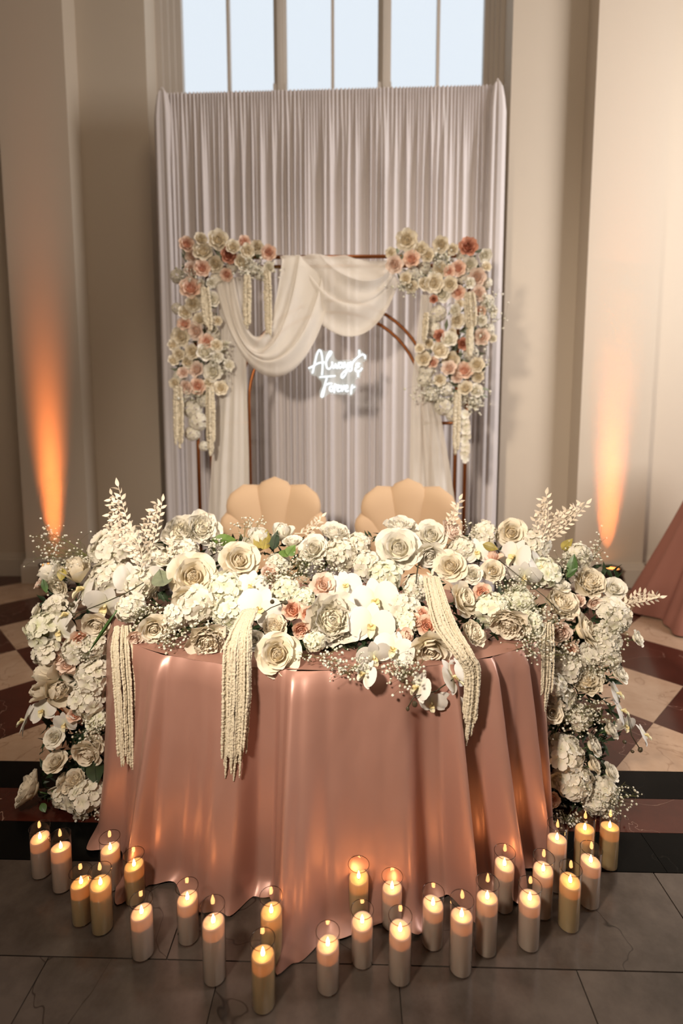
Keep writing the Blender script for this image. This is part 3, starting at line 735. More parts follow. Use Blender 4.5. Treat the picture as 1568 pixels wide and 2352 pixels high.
def orchid_set():
    if 'orchid' in _cache: return _cache['orchid']
    rnd_ = lambda v: max(.08, math.sin(PI * min(1, .06 + v * .86)) ** .62) * (1 if v < .93 else .7)
    oval = lambda v: max(.06, math.sin(PI * (.05 + .93 * v)) ** .7)
    def mk(nm, mat, *a, **k):
        V, F, T = flat_petal(*a, **k); b = MB(); b.add(V, F); return b.mesh(nm, mat, True, T)
    broad = mk('orchid_petal', 'orchid', .50, .31, R(12), R(-14), -.10, rnd_, wave=.01)
    sep = mk('orchid_sepal', 'orchid', .47, .155, R(4), R(-12), .10, oval)
    lip = MB(); TT = []
    for V, F, T in (flat_petal(.30, .085, R(52), R(8), .9, oval, 5, 6), ):
        lip.add(V, F); TT += T
    for s_ in (1, -1):
        V, F, T = flat_petal(.17, .065, R(70), R(40), .8, oval, 4, 5); lip.add(rotz(V, s_ * .9), F); TT += [(t[0] * .6, 0) for t in T]
    lipm = lip.mesh('orchid_lip', 'lip', True, TT)
    cb = MB(); cb.lathe([(.0, -.02), (.03, 0), (.035, .06), (.025, .10), (0, .115)], 8); colm_ = cb.mesh('orchid_column', 'lip', True, [(.7, 0)] * len(cb.v))
    _cache['orchid'] = (broad, sep, lipm, colm_); return _cache['orchid']

def aim(d, spin):
    return Vector(d).normalized().to_track_quat('Z', 'Y') @ Quaternion((0, 0, 1), spin)
frn = random.Random(21)
def place_petals(root, rings, jit=.1):
    for n, variants in rings:
        o = frn.uniform(0, 6)
        for i in range(n):
            q = Quaternion((0, 0, 1), o + 2 * PI * i / n + frn.uniform(-.12, .12)) @ Quaternion((0, 1, 0), frn.uniform(-jit, jit))
            link('petal', frn.choice(variants), root, (0, 0, 0), q, frn.uniform(.94, 1.06))
def build_flower(kind, mat, p, d, dia):
    """p: centre of the visible bloom, d: facing, dia: diameter in metres"""
    d = Vector(d).normalized(); S = dia / {'rose': .92, 'peony': .98, 'spray': .86, 'bud': .72, 'hyd': 1.0, 'orchid': 1.0}[kind]
    if kind == 'orchid':
        root = empty('orchid_bloom', p); root.rotation_mode = 'QUATERNION'
        # keep the lip pointing down the picture of the plant: local -Y is down
        z = d; down = Vector((frn.uniform(-.35, .35), 0, -1)); y = (-(down - z * down.dot(z))).normalized(); x = y.cross(z)
        root.rotation_quaternion = Matrix((x, y, z)).transposed().to_quaternion() @ Quaternion((0, 0, 1), frn.uniform(-.25, .25)); root.scale = (S,) * 3
        broad, sep, lip, cm = orchid_set()
        for a in (8, 172): link('petal', broad, root, (0, 0, .02), Quaternion((0, 0, 1), R(a)) @ Quaternion((0, 1, 0), frn.uniform(-.15, .1)))
        for a in (90, 222, 318): link('sepal', sep, root, (0, 0, 0), Quaternion((0, 0, 1), R(a)) @ Quaternion((0, 1, 0), frn.uniform(-.1, .1)))
        link('lip', lip, root, (0, -.02, .03), Quaternion((0, 0, 1), R(-90))); link('column', cm, root, (0, 0, .03))
        return root
    if kind == 'hyd':
        root = empty('hydrangea_head', p - d * (.18 * S)); root.rotation_mode = 'QUATERNION'; root.rotation_quaternion = aim(d, frn.uniform(0, 6)); root.scale = (S,) * 3
        fm_ = floret_mesh(mat); n = 26
        for k in range(n):
            t = (k + .5) / n; ct = 1 - t * 1.15; stn = math.sqrt(max(0, 1 - ct * ct)); a = k * 2.39996 + frn.uniform(-.2, .2)
            nrm = Vector((stn * math.cos(a), stn * math.sin(a), ct)); rad = .36 * frn.uniform(.9, 1.1)
            link('floret', frn.choice(fm_), root, nrm * rad, aim(nrm + Vector((frn.uniform(-.3, .3), frn.uniform(-.3, .3), frn.uniform(-.3, .3))), frn.uniform(0, 6)), .35 * frn.uniform(.8, 1.25))
        b = _cache.get('hcore')
        if not b:
            c = MB(); c.lathe([(0, -.22), (.14, -.18), (.24, 0), (.2, .16), (.1, .24), (0, .26)], 10); b = _cache['hcore'] = c.mesh('stem_cluster', 'stem')
        link('stem_cluster', b, root)
        return root
    heart, rings = {'rose': rose_set, 'peony': peony_set, 'spray': spray_set, 'bud': bud_set}[kind](mat)
    root = empty({'rose': 'rose_bloom', 'peony': 'peony_bloom', 'spray': 'spray_rose', 'bud': 'rose_bud'}[kind], p - d * (.14 * S)); root.rotation_mode = 'QUATERNION'
    root.rotation_quaternion = aim(d, frn.uniform(0, 6)); root.scale = (S,) * 3
    link('heart', heart, root); place_petals(root, rings)
    k = _cache.get('calyx')
    if not k:
        c = MB(); c.lathe([(0, -.1), (.03, -.1), (.05, -.06), (.11, -.01), (.13, .02)], 10); c.tube([(0, 0, -.08), (0, .01, -.34)], .016, 6); k = _cache['calyx'] = c.mesh('calyx', 'leaf')
    link('calyx', k, root)
    return root

# where the flowers lie: a mound over the table top, two cascades down its ends
def front_row(px):
    X_ = at(px, 1480, 1.95).x; s_ = max(-.98, min(.98, (X_ - TC.x) / TA)); Yf = TC.y - TB * math.sqrt(1 - s_ * s_)
    return Yf, proj((X_, Yf, TH))[1]
def depth(px, py):
    Yf, pf = front_row(px)
    t = (pf - py) / max(60, pf - 1195)
    mound = Yf - .035 + max(0, min(1.15, t)) * (2.42 - Yf) if t > 0 else Yf - .05
    edge = table_interp([(1200, 2.36), (1330, 2.22), (1450, 2.10), (1600, 2.05), (1800, 2.0), (1960, 1.965), (2100, 1.95)], py)
    k = max(0, min(1, (px - 205) / 75)) * max(0, min(1, (1325 - px) / 75))
    return lerp(edge, mound, k)
def facing(px, py, p, f):
    v = (CAM - p).normalized()
    base = v * .75 + Vector((0, 0, .30))
    if px < 260: base += Vector((-.35, 0, 0))
    if px > 1270: base += Vector((.35, 0, 0))
    base += {'c': Vector((0, 0, 0)), 'u': Vector((0, .2, 1.0)), 'l': Vector((-1.0, 0, .1)), 'r': Vector((1.0, 0, .1)), 'd': Vector((0, -.2, -.8)), 'k': v * 1.2}[f]
    return base + Vector((frn.uniform(-.18, .18), frn.uniform(-.1, .1), frn.uniform(-.18, .18)))

# (kind, colour, px, py, diameter px, facing)
FL = [
 # table mound, left third
 ('peony', 'white', 418, 1220, 92, 'c'), ('peony', 'white', 462, 1214, 92, 'c'), ('rose', 'cream', 442, 1325, 135, 'c'), ('rose', 'cream', 425, 1372, 70, 'd'), ('rose', 'cream', 548, 1288, 108, 'c'), ('hyd', 'hyd', 420, 1262, 80, 'u'),
 ('hyd', 'hyd', 250, 1262, 105, 'c'), ('hyd', 'hyd', 292, 1238, 85, 'u'), ('hyd', 'hyd', 245, 1318, 95, 'c'), ('hyd', 'hyd', 352, 1272, 85, 'u'), ('hyd', 'hyd', 330, 1340, 90, 'c'), ('spray', 'blush', 282, 1312, 34, 'c'), ('rose', 'white', 376, 1290, 52, 'u'),
 ('orchid', 'orchid', 196, 1352, 100, 'l'), ('orchid', 'orchid', 243, 1388, 100, 'd'), ('orchid', 'orchid', 160, 1412, 88, 'l'), ('orchid', 'orchid', 138, 1448, 76, 'd'), ('orchid', 'orchid', 298, 1332, 92, 'r'), ('orchid', 'orchid', 340, 1325, 80, 'd'),
 ('rose', 'ivory', 222, 1432, 82, 'd'), ('spray', 'peach', 188, 1468, 56, 'd'), ('rose', 'cream', 352, 1442, 88, 'd'), ('spray', 'blush', 311, 1463, 42, 'd'), ('hyd', 'hyd', 300, 1405, 80, 'd'),
 ('hyd', 'hyd', 455, 1398, 105, 'd'), ('hyd', 'hydg', 520, 1352, 105, 'c'), ('hyd', 'hydg', 528, 1400, 95, 'c'), ('peony', 'ivory', 476, 1470, 95, 'd'), ('hyd', 'hyd', 400, 1425, 70, 'd'),
 # table mound, middle third
 ('rose', 'white', 720, 1262, 82, 'c'), ('rose', 'white', 672, 1248, 58, 'u'), ('bud', 'white', 597, 1238, 62, 'u'), ('bud', 'white', 648, 1222, 48, 'u'), ('peony', 'white', 770, 1226, 76, 'u'), ('hyd', 'hyd', 785, 1270, 90, 'c'), ('hyd', 'hyd', 822, 1246, 75, 'u'),
 ('orchid', 'orchid', 596, 1398, 108, 'c'), ('orchid', 'orchid', 578, 1345, 78, 'c'), ('rose', 'white', 582, 1474, 64, 'c'), ('rose', 'cream', 637, 1502, 125, 'k'), ('spray', 'peach', 672, 1402, 56, 'c'), ('spray', 'peach', 708, 1412, 46, 'c'), ('spray', 'peach', 690, 1445, 48, 'd'),
 ('peony', 'ivory', 632, 1440, 66, 'c'), ('spray', 'blush', 742, 1345, 62, 'c'), ('hyd', 'hydg', 652, 1352, 72, 'c'), ('hyd', 'hydg', 700, 1372, 62, 'c'), ('hyd', 'hyd', 640, 1290, 70, 'u'), ('peony', 'white', 762, 1425, 140, 'k'), ('spray', 'blush', 618, 1318, 46, 'c'),
 ('orchid', 'orchid', 792, 1345, 82, 'c'), ('orchid', 'orchid', 862, 1378, 112, 'k'), ('orchid', 'orchid', 852, 1436, 112, 'k'), ('orchid', 'orchid', 903, 1492, 100, 'c'), ('orchid', 'orchid', 858, 1505, 84, 'd'), ('orchid', 'orchid', 840, 1548, 74, 'l'),
 ('hyd', 'hyd', 842, 1290, 80, 'c'), ('hyd', 'hydg', 884, 1318, 90, 'c'), ('hyd', 'hyd', 926, 1392, 84, 'c'), ('hyd', 'hydg', 935, 1430, 64, 'c'), ('hyd', 'hydg', 720, 1478, 58, 'd'),
 ('rose', 'white', 915, 1262, 130, 'c'), ('peony', 'white', 920, 1212, 82, 'u'), ('rose', 'white', 990, 1232, 92, 'c'), ('rose', 'white', 985, 1272, 84, 'd'), ('peony', 'blush', 1035, 1222, 66, 'r'),
 ('spray', 'peach', 970, 1408, 32, 'c'), ('spray', 'peach', 993, 1414, 28, 'c'), ('spray', 'peach', 981, 1438, 54, 'c'), ('spray', 'peach', 953, 1428, 38, 'c'), ('bud', 'peach', 926, 1465, 46, 'r'), ('rose', 'cream', 990, 1488, 118, 'd'), ('hyd', 'hyd', 955, 1350, 75, 'c'),
 ('orchid', 'orchid', 962, 1578, 80, 'l'), ('orchid', 'orchid', 992, 1612, 72, 'd'), ('orchid', 'orchid', 1038, 1555, 92, 'r'), ('orchid', 'orchid', 1066, 1536, 70, 'r'), ('orchid', 'orchid', 1032, 1612, 70, 'd'),
 # table mound, right third
 ('rose', 'cream', 1035, 1302, 92, 'c'), ('rose', 'cream', 1062, 1378, 96, 'r'), ('peony', 'cream', 1084, 1455, 74, 'r'), ('rose', 'white', 1086, 1320, 54, 'c'), ('orchid', 'orchid', 1094, 1268, 70, 'c'), ('bud', 'peach', 1130, 1278, 34, 'u'), ('rose', 'cream', 1132, 1312, 66, 'c'),
 ('spray', 'peach', 1108, 1362, 48, 'c'), ('hyd', 'hydg', 1132, 1395, 95, 'c'), ('peony', 'ivory', 1168, 1430, 100, 'd'), ('hyd', 'hyd', 1112, 1218, 70, 'u'), ('rose', 'cream', 1174, 1224, 80, 'c'), ('orchid', 'orchid', 1184, 1278, 92, 'l'), ('orchid', 'orchid', 1232, 1300, 92, 'r'), ('orchid', 'orchid', 1205, 1320, 76, 'd'),
 ('hyd', 'hyd', 1062, 1250, 70, 'u'), ('hyd', 'hydg', 1190, 1375, 80, 'c'), ('hyd', 'hyd', 1225, 1240, 80, 'u'), ('hyd', 'hydg', 1262, 1312, 85, 'r'), ('hyd', 'hydg', 1215, 1440, 74, 'd'),
 # right end and cascade
 ('peony', 'cream', 1288, 1388, 95, 'c'), ('rose', 'white', 1284, 1348, 60, 'u'), ('peony', 'cream', 1352, 1338, 86, 'c'), ('rose', 'white', 1410, 1352, 64, 'c'), ('spray', 'blush', 1328, 1380, 34, 'c'), ('spray', 'blush', 1364, 1384, 36, 'd'), ('hyd', 'hyd', 1330, 1270, 74, 'u'),
 ('rose', 'cream', 1342, 1448, 92, 'r'), ('spray', 'blush', 1284, 1448, 58, 'd'), ('hyd', 'hyd', 1420, 1410, 95, 'r'), ('hyd', 'hyd', 1398, 1465, 85, 'r'), ('hyd', 'hyd', 1308, 1525, 90, 'c'), ('hyd', 'hyd', 1402, 1500, 75, 'r'), ('rose', 'white', 1462, 1466, 46, 'r'),
 ('peony', 'cream', 1342, 1562, 90, 'c'), ('rose', 'white', 1420, 1546, 60, 'r'), ('spray', 'peach', 1308, 1490, 30, 'c'), ('orchid', 'orchid', 1414, 1592, 62, 'r'), ('orchid', 'orchid', 1424, 1632, 70, 'r'), ('orchid', 'orchid', 1478, 1688, 56, 'r'), ('rose', 'white', 1400, 1676, 54, 'r'), ('orchid', 'orchid', 1436, 1664, 54, 'd'),
 ('rose', 'ivory', 1270, 1640, 54, 'c'), ('hyd', 'hyd', 1290, 1590, 80, 'c'), ('hyd', 'hyd', 1298, 1722, 100, 'c'), ('hyd', 'hyd', 1316, 1782, 105, 'c'), ('rose', 'white', 1362, 1712, 60, 'r'), ('rose', 'cream', 1362, 1758, 54, 'r'), ('rose', 'white', 1402, 1774, 52, 'r'), ('hyd', 'hyd', 1398, 1812, 70, 'r'), ('hyd', 'hyd', 1372, 1862, 75, 'd'),
 ('spray', 'peach', 1266, 1835, 42, 'd'), ('hyd', 'hyd', 1270, 1570, 60, 'c'), ('rose', 'cream', 1276, 1790, 48, 'd'), ('hyd', 'hyd', 1330, 1640, 70, 'c'), ('hyd', 'hyd', 1366, 1500, 70, 'c'),
 # left end and cascade
 ('bud', 'white', 116, 1318, 60, 'l'), ('bud', 'cream', 174, 1308, 66, 'u'), ('rose', 'cream', 136, 1345, 58, 'd'), ('spray', 'blush', 90, 1342, 30, 'l'), ('hyd', 'hyd', 120, 1390, 70, 'l'), ('rose', 'white', 85, 1402, 40, 'l'), ('hyd', 'hydg', 86, 1442, 90, 'l'), ('hyd', 'hyd', 100, 1492, 80, 'l'),
 ('hyd', 'hyd', 212, 1548, 100, 'c'), ('hyd', 'hyd', 196, 1602, 95, 'c'), ('spray', 'blush', 132, 1510, 42, 'c'), ('spray', 'blush', 156, 1528, 48, 'c'), ('spray', 'blush', 82, 1465, 28, 'l'), ('bud', 'ivory', 105, 1548, 62, 'l'), ('bud', 'ivory', 132, 1588, 64, 'r'), ('bud', 'ivory', 92, 1588, 50, 'l'), ('hyd', 'hyd', 170, 1500, 75, 'd'), ('hyd', 'hyd', 212, 1490, 70, 'd'),
 ('orchid', 'orchid', 60, 1655, 74, 'l'), ('orchid', 'orchid', 98, 1632, 66, 'c'), ('orchid', 'orchid', 150, 1660, 60, 'd'), ('spray', 'peach', 174, 1642, 42, 'c'), ('rose', 'ivory', 128, 1752, 66, 'c'), ('rose', 'ivory', 202, 1728, 86, 'd'), ('rose', 'white', 126, 1694, 56, 'c'), ('hyd', 'hydg', 220, 1650, 60, 'c'), ('rose', 'ivory', 215, 1710, 60, 'd'),
 ('peony', 'ivory', 68, 1825, 88, 'l'), ('peony', 'ivory', 173, 1794, 60, 'c'), ('rose', 'ivory', 142, 1792, 40, 'l'), ('bud', 'ivory', 132, 1820, 34, 'd'), ('peony', 'ivory', 164, 1856, 70, 'd'), ('spray', 'ivory', 184, 1836, 44, 'c'), ('hyd', 'hyd', 146, 1882, 56, 'd'), ('hyd', 'hyd', 195, 1925, 95, 'c'), ('hyd', 'hyd', 205, 1972, 75, 'd'),
]
NOUN = {'rose': 'garden rose', 'peony': 'ruffled peony', 'spray': 'small spray rose', 'bud': 'half-open rose bud', 'hyd': 'hydrangea head', 'orchid': 'moth orchid bloom'}
CNAME = {'white': 'white', 'cream': 'cream', 'ivory': 'pale ivory', 'peach': 'peach', 'blush': 'blush pink', 'hyd': 'white', 'hydg': 'greenish white', 'orchid': 'white', 'rosy': 'dusty rose'}
def zone(px, py):
    if px < 240: return 'upper left cascade' if py < 1480 else ('left cascade beside the cloth' if py < 1680 else 'foot of the left cascade')
    if px > 1265: return 'upper right cascade' if py < 1480 else ('right cascade beside the cloth' if py < 1690 else 'foot of the right cascade')
    return 'left third of the table flowers' if px < 565 else ('middle third of the table flowers' if px < 1000 else 'right third of the table flowers')
zs_ = {}
for r_ in FL: zs_.setdefault((r_[0], r_[1], zone(r_[2], r_[3])), []).append(r_)
for k_ in zs_: zs_[k_].sort(key=lambda r: (r[3], r[2]))
def rankword(i, n):
    if n == 1: return 'the only one'
    if i == 0: return 'uppermost'
    if i == n - 1: return 'lowest'
    return ORD[i + 1] + ' from top'
for r_ in FL:
    kd, cm_, px, py, dpx, f = r_
    p = at(px, py, depth(px, py)); sz = mpp(p) * dpx
    if p.z < sz * .45 + .01: p.z = sz * .45 + .01
    o = build_flower(kd, cm_, p, facing(px, py, p, f), sz)
    key = (kd, cm_, zone(px, py)); L_ = zs_[key]
    rw = rankword(L_.index(r_), len(L_))
    tag(o, f"{CNAME[cm_]} {NOUN[kd]}, {rw} in the {key[2]}", 'flower', f"{CNAME[cm_]} {NOUN[kd]}s in the arrangement")

# gypsophila sprigs: thin branching stems with a haze of tiny blooms
blob = [(0, 0, 1), (.894, 0, .447), (.276, .851, .447), (-.724, .526, .447), (-.724, -.526, .447), (.276, -.851, .447), (.724, .526, -.447), (-.276, .851, -.447), (-.894, 0, -.447), (-.276, -.851, -.447), (.724, -.526, -.447), (0, 0, -1)]
blobf = [(0, 1, 2), (0, 2, 3), (0, 3, 4), (0, 4, 5), (0, 5, 1), (1, 6, 2), (2, 7, 3), (3, 8, 4), (4, 9, 5), (5, 10, 1), (6, 7, 2), (7, 8, 3), (8, 9, 4), (9, 10, 5), (10, 6, 1), (6, 11, 7), (7, 11, 8), (8, 11, 9), (9, 11, 10), (10, 11, 6)]
def gyp(px, py, wpx, hpx, n, label, group, lift=.055, base=None, Y=None, br=.0052, cat='flower', push=0):
    c = at(px, py, (Y or depth(px, py)) - push); m = mpp(c); rn = random.Random(int(px * 7 + py))
    vw = (CAM - c).normalized()
    c = c + vw * lift
    bp = c + Vector((rn.uniform(-.02, .02), .05, -.05)) - vw * .06 if base is None else at(base[0], base[1], (Y or depth(*base)))
    root = empty('gypsophila_sprig', bp); tag(root, label, cat, group)
    st, bl, tn = MB(), MB(), []
    n = int(n * 1.35); nb = max(3, n // 9); ends = []
    for k in range(nb):
        e = c + Vector((rn.gauss(0, .36) * wpx * m, rn.gauss(0, .02) , rn.gauss(0, .36) * hpx * m))
        e.z = max(.02, e.z)
        mid = bp.lerp(e, .55) + Vector((rn.uniform(-.01, .01),) * 3)
        st.tube([Vector((0, 0, 0)), mid - bp, e - bp], [.0011, .0009, .0006], 4, False); ends.append((mid, e))
    for k in range(n):
        mid, e = rn.choice(ends); t = rn.random(); s_ = mid.lerp(e, t)
        q = s_ + Vector((rn.gauss(0, .20) * min(wpx, 90) * m, rn.gauss(0, .014), rn.gauss(0, .20) * min(hpx, 90) * m)) - bp
        q.z = max(.006 - bp.z, q.z)
        st.tube([s_ - bp, (s_ - bp).lerp(q, .5) + Vector((0, 0, .003)), q], .00045, 3, False)
        r0 = br * rn.uniform(.55, 1.2); rot = Quaternion((rn.random(), rn.random(), rn.random()), rn.uniform(0, 6)).to_matrix()
        bl.add([q + rot @ Vector((a * r0 * rn.uniform(.75, 1.2), b_ * r0 * rn.uniform(.75, 1.2), c_ * r0 * .8)) for a, b_, c_ in blob], blobf); tn += [(rn.uniform(.3, 1), 0)] * 12
    part(st, 'stems', 'stem', root, kind='stuff')
    o = link('blossoms', bl.mesh('blossoms', 'gyp', True, tn), root); o['kind'] = 'stuff'
    return root
GY = [(110, 1258, 80, 95, 100, 'wispy baby\'s breath sprig arching out over the left end of the table', (200, 1275)), (120, 1330, 60, 90, 40, 'loose baby\'s breath trailing beside the small roses at the left end', None),
      (192, 1262, 40, 30, 26, 'short baby\'s breath sprig tucked behind the left hydrangea', None), (335, 1400, 80, 60, 90, 'baby\'s breath spray with reddish stems below the bleached frond', None),
      (395, 1452, 70, 40, 70, 'baby\'s breath along the cloth edge between pale rose and ivory peony', None), (478, 1438, 100, 50, 100, 'baby\'s breath draped over the pale ivory peony by the tassel', None),
      (492, 1250, 40, 40, 36, 'baby\'s breath tucked under the green leaf behind the roses', None), (690, 1305, 130, 60, 170, 'dense baby\'s breath cloud below the white roses at centre', None), (640, 1325, 80, 40, 70, 'baby\'s breath beside the yellow-hearted cream rose', None),
      (745, 1300, 50, 50, 50, 'baby\'s breath sprig above the blush spray rose', None), (574, 1200, 50, 26, 34, 'baby\'s breath sprig standing up in front of the scallop chair', (560, 1250)), (805, 1522, 110, 34, 80, 'baby\'s breath spilling over the cloth edge left of the orchids', None),
      (730, 1505, 80, 24, 44, 'baby\'s breath under the large white peony', None), (925, 1545, 70, 60, 100, 'baby\'s breath hanging below the centre orchids', None), (968, 1350, 50, 60, 60, 'baby\'s breath between hydrangea and curving tassel', None),
      (1168, 1350, 80, 60, 90, 'baby\'s breath cloud over the peach spray rose, right of centre', None), (1195, 1400, 60, 60, 70, 'baby\'s breath veiling the greenish hydrangea on the right', None), (1220, 1480, 70, 50, 90, 'baby\'s breath hanging over the cloth corner by the short tassel', None),
      (1262, 1425, 60, 40, 60, 'baby\'s breath beneath the big cream peony', None), (1365, 1270, 40, 60, 50, 'fine baby\'s breath sprig at the top of the right end', None), (1070, 1205, 40, 30, 22, 'few baby\'s breath dots behind the blush peony', None),
      (1300, 1492, 60, 40, 60, 'baby\'s breath in the right cascade under the peach rose', None), (1400, 1440, 60, 70, 70, 'baby\'s breath over the right cascade hydrangea', None), (1375, 1520, 50, 60, 60, 'baby\'s breath between peony and white rose in the right cascade', None),
      (1330, 1640, 100, 60, 190, 'thick baby\'s breath bunch in the middle of the right cascade', None), (1402, 1835, 70, 60, 110, 'baby\'s breath at the outer foot of the right cascade', None), (1345, 1800, 40, 50, 50, 'baby\'s breath on the low right hydrangea', None), (1300, 1890, 60, 60, 80, 'baby\'s breath touching the candles under the right cascade', None),
      (190, 1500, 60, 60, 50, 'baby\'s breath by the cloth in the left cascade', None), (195, 1672, 80, 40, 60, 'dark-stemmed baby\'s breath low in the left cascade', None), (200, 1880, 50, 60, 50, 'baby\'s breath at the foot of the left cascade', None), (1310, 1285, 60, 50, 60, 'baby\'s breath around the green leaf at the right end', None)]
for g_ in GY: gyp(g_[0], g_[1], g_[2], g_[3], g_[4], g_[5], 'baby\'s breath sprigs', base=g_[6])

# leaves
def leaf_mesh(nm, mat, L_=1, W_=.28, bend=.5, pt=1.0, nu=4, nv=8):
    b = MB()
    def fn(u, v):
        s_ = v; wv = W_ * math.sin(PI * (s_ ** .8 * .98 + .01)) ** pt; x = (u * 2 - 1) * wv
        a = bend * s_; return (x, -L_ * (1 - math.cos(a)) / max(bend, .01) + .25 * abs(x), L_ * math.sin(a) / max(bend, .01))
    b.grid(fn, nu, nv); return b.mesh(nm, mat)
def leaf_at(pa, pb, mat, width, label, push=.02, lobed=False):
    a = at(*pa, depth(*pa) - push); c = at(*pb, depth(*pb) - push)
    d = c - a; q = d.normalized().to_track_quat('Z', 'Y')
    me = leaf_mesh('leaf_blade', mat, 1, width, .5)
    root = empty('leaf', a); tag(root, label, 'leaf', 'green leaves among the flowers'); root.rotation_mode = 'QUATERNION'
    v = (CAM - a).normalized(); z = d.normalized(); y = -(v - z * v.dot(z)).normalized(); x = y.cross(z)
    root.rotation_quaternion = Matrix((x, y, z)).transposed().to_quaternion(); root.scale = (d.length,) * 3
    bl_ = link('blade', me, root); b = MB(); b.tube([(0, -.005, 0), (0, -.07, .5), (0, -.22, .93)], [.018, .012, .004], 5); part(b, 'midrib', mat, bl_)
leaf_at((486, 1240), (548, 1240), 'lime', .22, 'broad bright green leaf behind the white peony'); leaf_at((366, 1308), (380, 1362), 'sageleaf', .30, 'grey-green leaf left of the largest cream rose', .05)
leaf_at((604, 1262), (612, 1222), 'olive', .30, 'olive-yellow leaf standing beside the white rose bud'); leaf_at((626, 1262), (636, 1224), 'darkleaf', .22, 'dark narrow leaf behind the olive leaf'); leaf_at((600, 1258), (585, 1232), 'olive', .3, 'small olive leaf leaning toward the chair')
leaf_at((1310, 1320), (1318, 1276), 'leaf', .24, 'green leaf standing above the round cream peony', .05); leaf_at((1300, 1325), (1324, 1306), 'leaf', .2, 'short green leaf beside the round cream peony', .05); leaf_at((1108, 1250), (1145, 1262), 'olive', .28, 'olive leaf under the top right cream rose', .05)
leaf_at((268, 1402), (212, 1486), 'leaf', .035, 'long narrow dark green stem blade crossing the left cascade', .10); leaf_at((1290, 1262), (1312, 1240), 'olive', .28, 'olive leaf by the tall frond on the right end'); leaf_at((143, 1305), (140, 1335), 'olive', .35, 'olive leaf between the two left rose buds', .05)
leaf_at((215, 1745), (222, 1800), 'darkleaf', .34, 'large dark leaf beside the cloth in the left cascade', .0); leaf_at((95, 1845), (104, 1866), 'leaf', .35, 'small leaf under the drooping peony', .03); leaf_at((140, 1835), (118, 1815), 'leaf', .3, 'leaf behind the drooping peony stem', .0); leaf_at((205, 1800), (190, 1850), 'darkleaf', .3, 'dark leaf above the lowest left hydrangea', -.02)
leaf_at((98, 1330), (108, 1366), 'leaf', .18, 'narrow green leaf near the little roses at the left end', .04); leaf_at((660, 1275), (676, 1254), 'lime', .4, 'bright green leaf cluster below the white rose', .06); leaf_at((655, 1262), (648, 1285), 'lime', .4, 'lime leaf tip beside the baby\'s breath', .06)

# orchid stems and buds
def twig(pts, r, label, push=.03, buds=()):
    P = [at(x, y, depth(x, y) - push) for x, y in pts]; root = empty('orchid_twig', P[0]); tag(root, label, 'stem', 'bare orchid stems')
    b = MB(); b.tube([p - P[0] for p in P], r, 6); part(b, 'stem', 'darkstem', root)
    for x, y, s_ in buds:
        c = at(x, y, depth(x, y) - push) - P[0]; b = MB(); b.lathe([(0, -1), (.55, -.75), (.8, -.1), (.6, .6), (.2, 1), (0, 1.1)], 10); bo = part(b, 'bud', 'bud', root); bo.location = c; bo.scale = (s_,) * 3; bo.rotation_euler = (random.uniform(-1, 1), random.uniform(-1, 1), 0)
twig([(330, 1338), (290, 1362), (240, 1384), (200, 1400), (168, 1412), (148, 1390)], .0022, 'brown orchid stem with dark round buds crossing the left orchids', .07, [(146, 1387, .011), (165, 1389, .014), (170, 1412, .010)])
twig([(600, 1410), (622, 1396), (652, 1384), (655, 1375)], .0018, 'short orchid stem with two green buds above the peach roses', .07, [(625, 1382, .011), (655, 1384, .012)])
twig([(1040, 1560), (1000, 1588), (950, 1600), (936, 1626)], .002, 'orchid stem with dark buds hanging in front of the cloth', .03, [(936, 1628, .008), (952, 1617, .012)])
twig([(1440, 1640), (1450, 1690), (1470, 1722)], .002, 'orchid stem with dark buds dangling at the right cascade', .02, [(1434, 1704, .010), (1470, 1722, .011), (1452, 1726, .008)])
twig([(1150, 1290), (1200, 1330), (1250, 1370), (1280, 1400)], .0016, 'long thin brown stem crossing the right hydrangea', .08, [])
twig([(960, 1298), (957, 1320), (955, 1340)], .0028, 'dark green rose stem under the large white roses', .06, [])

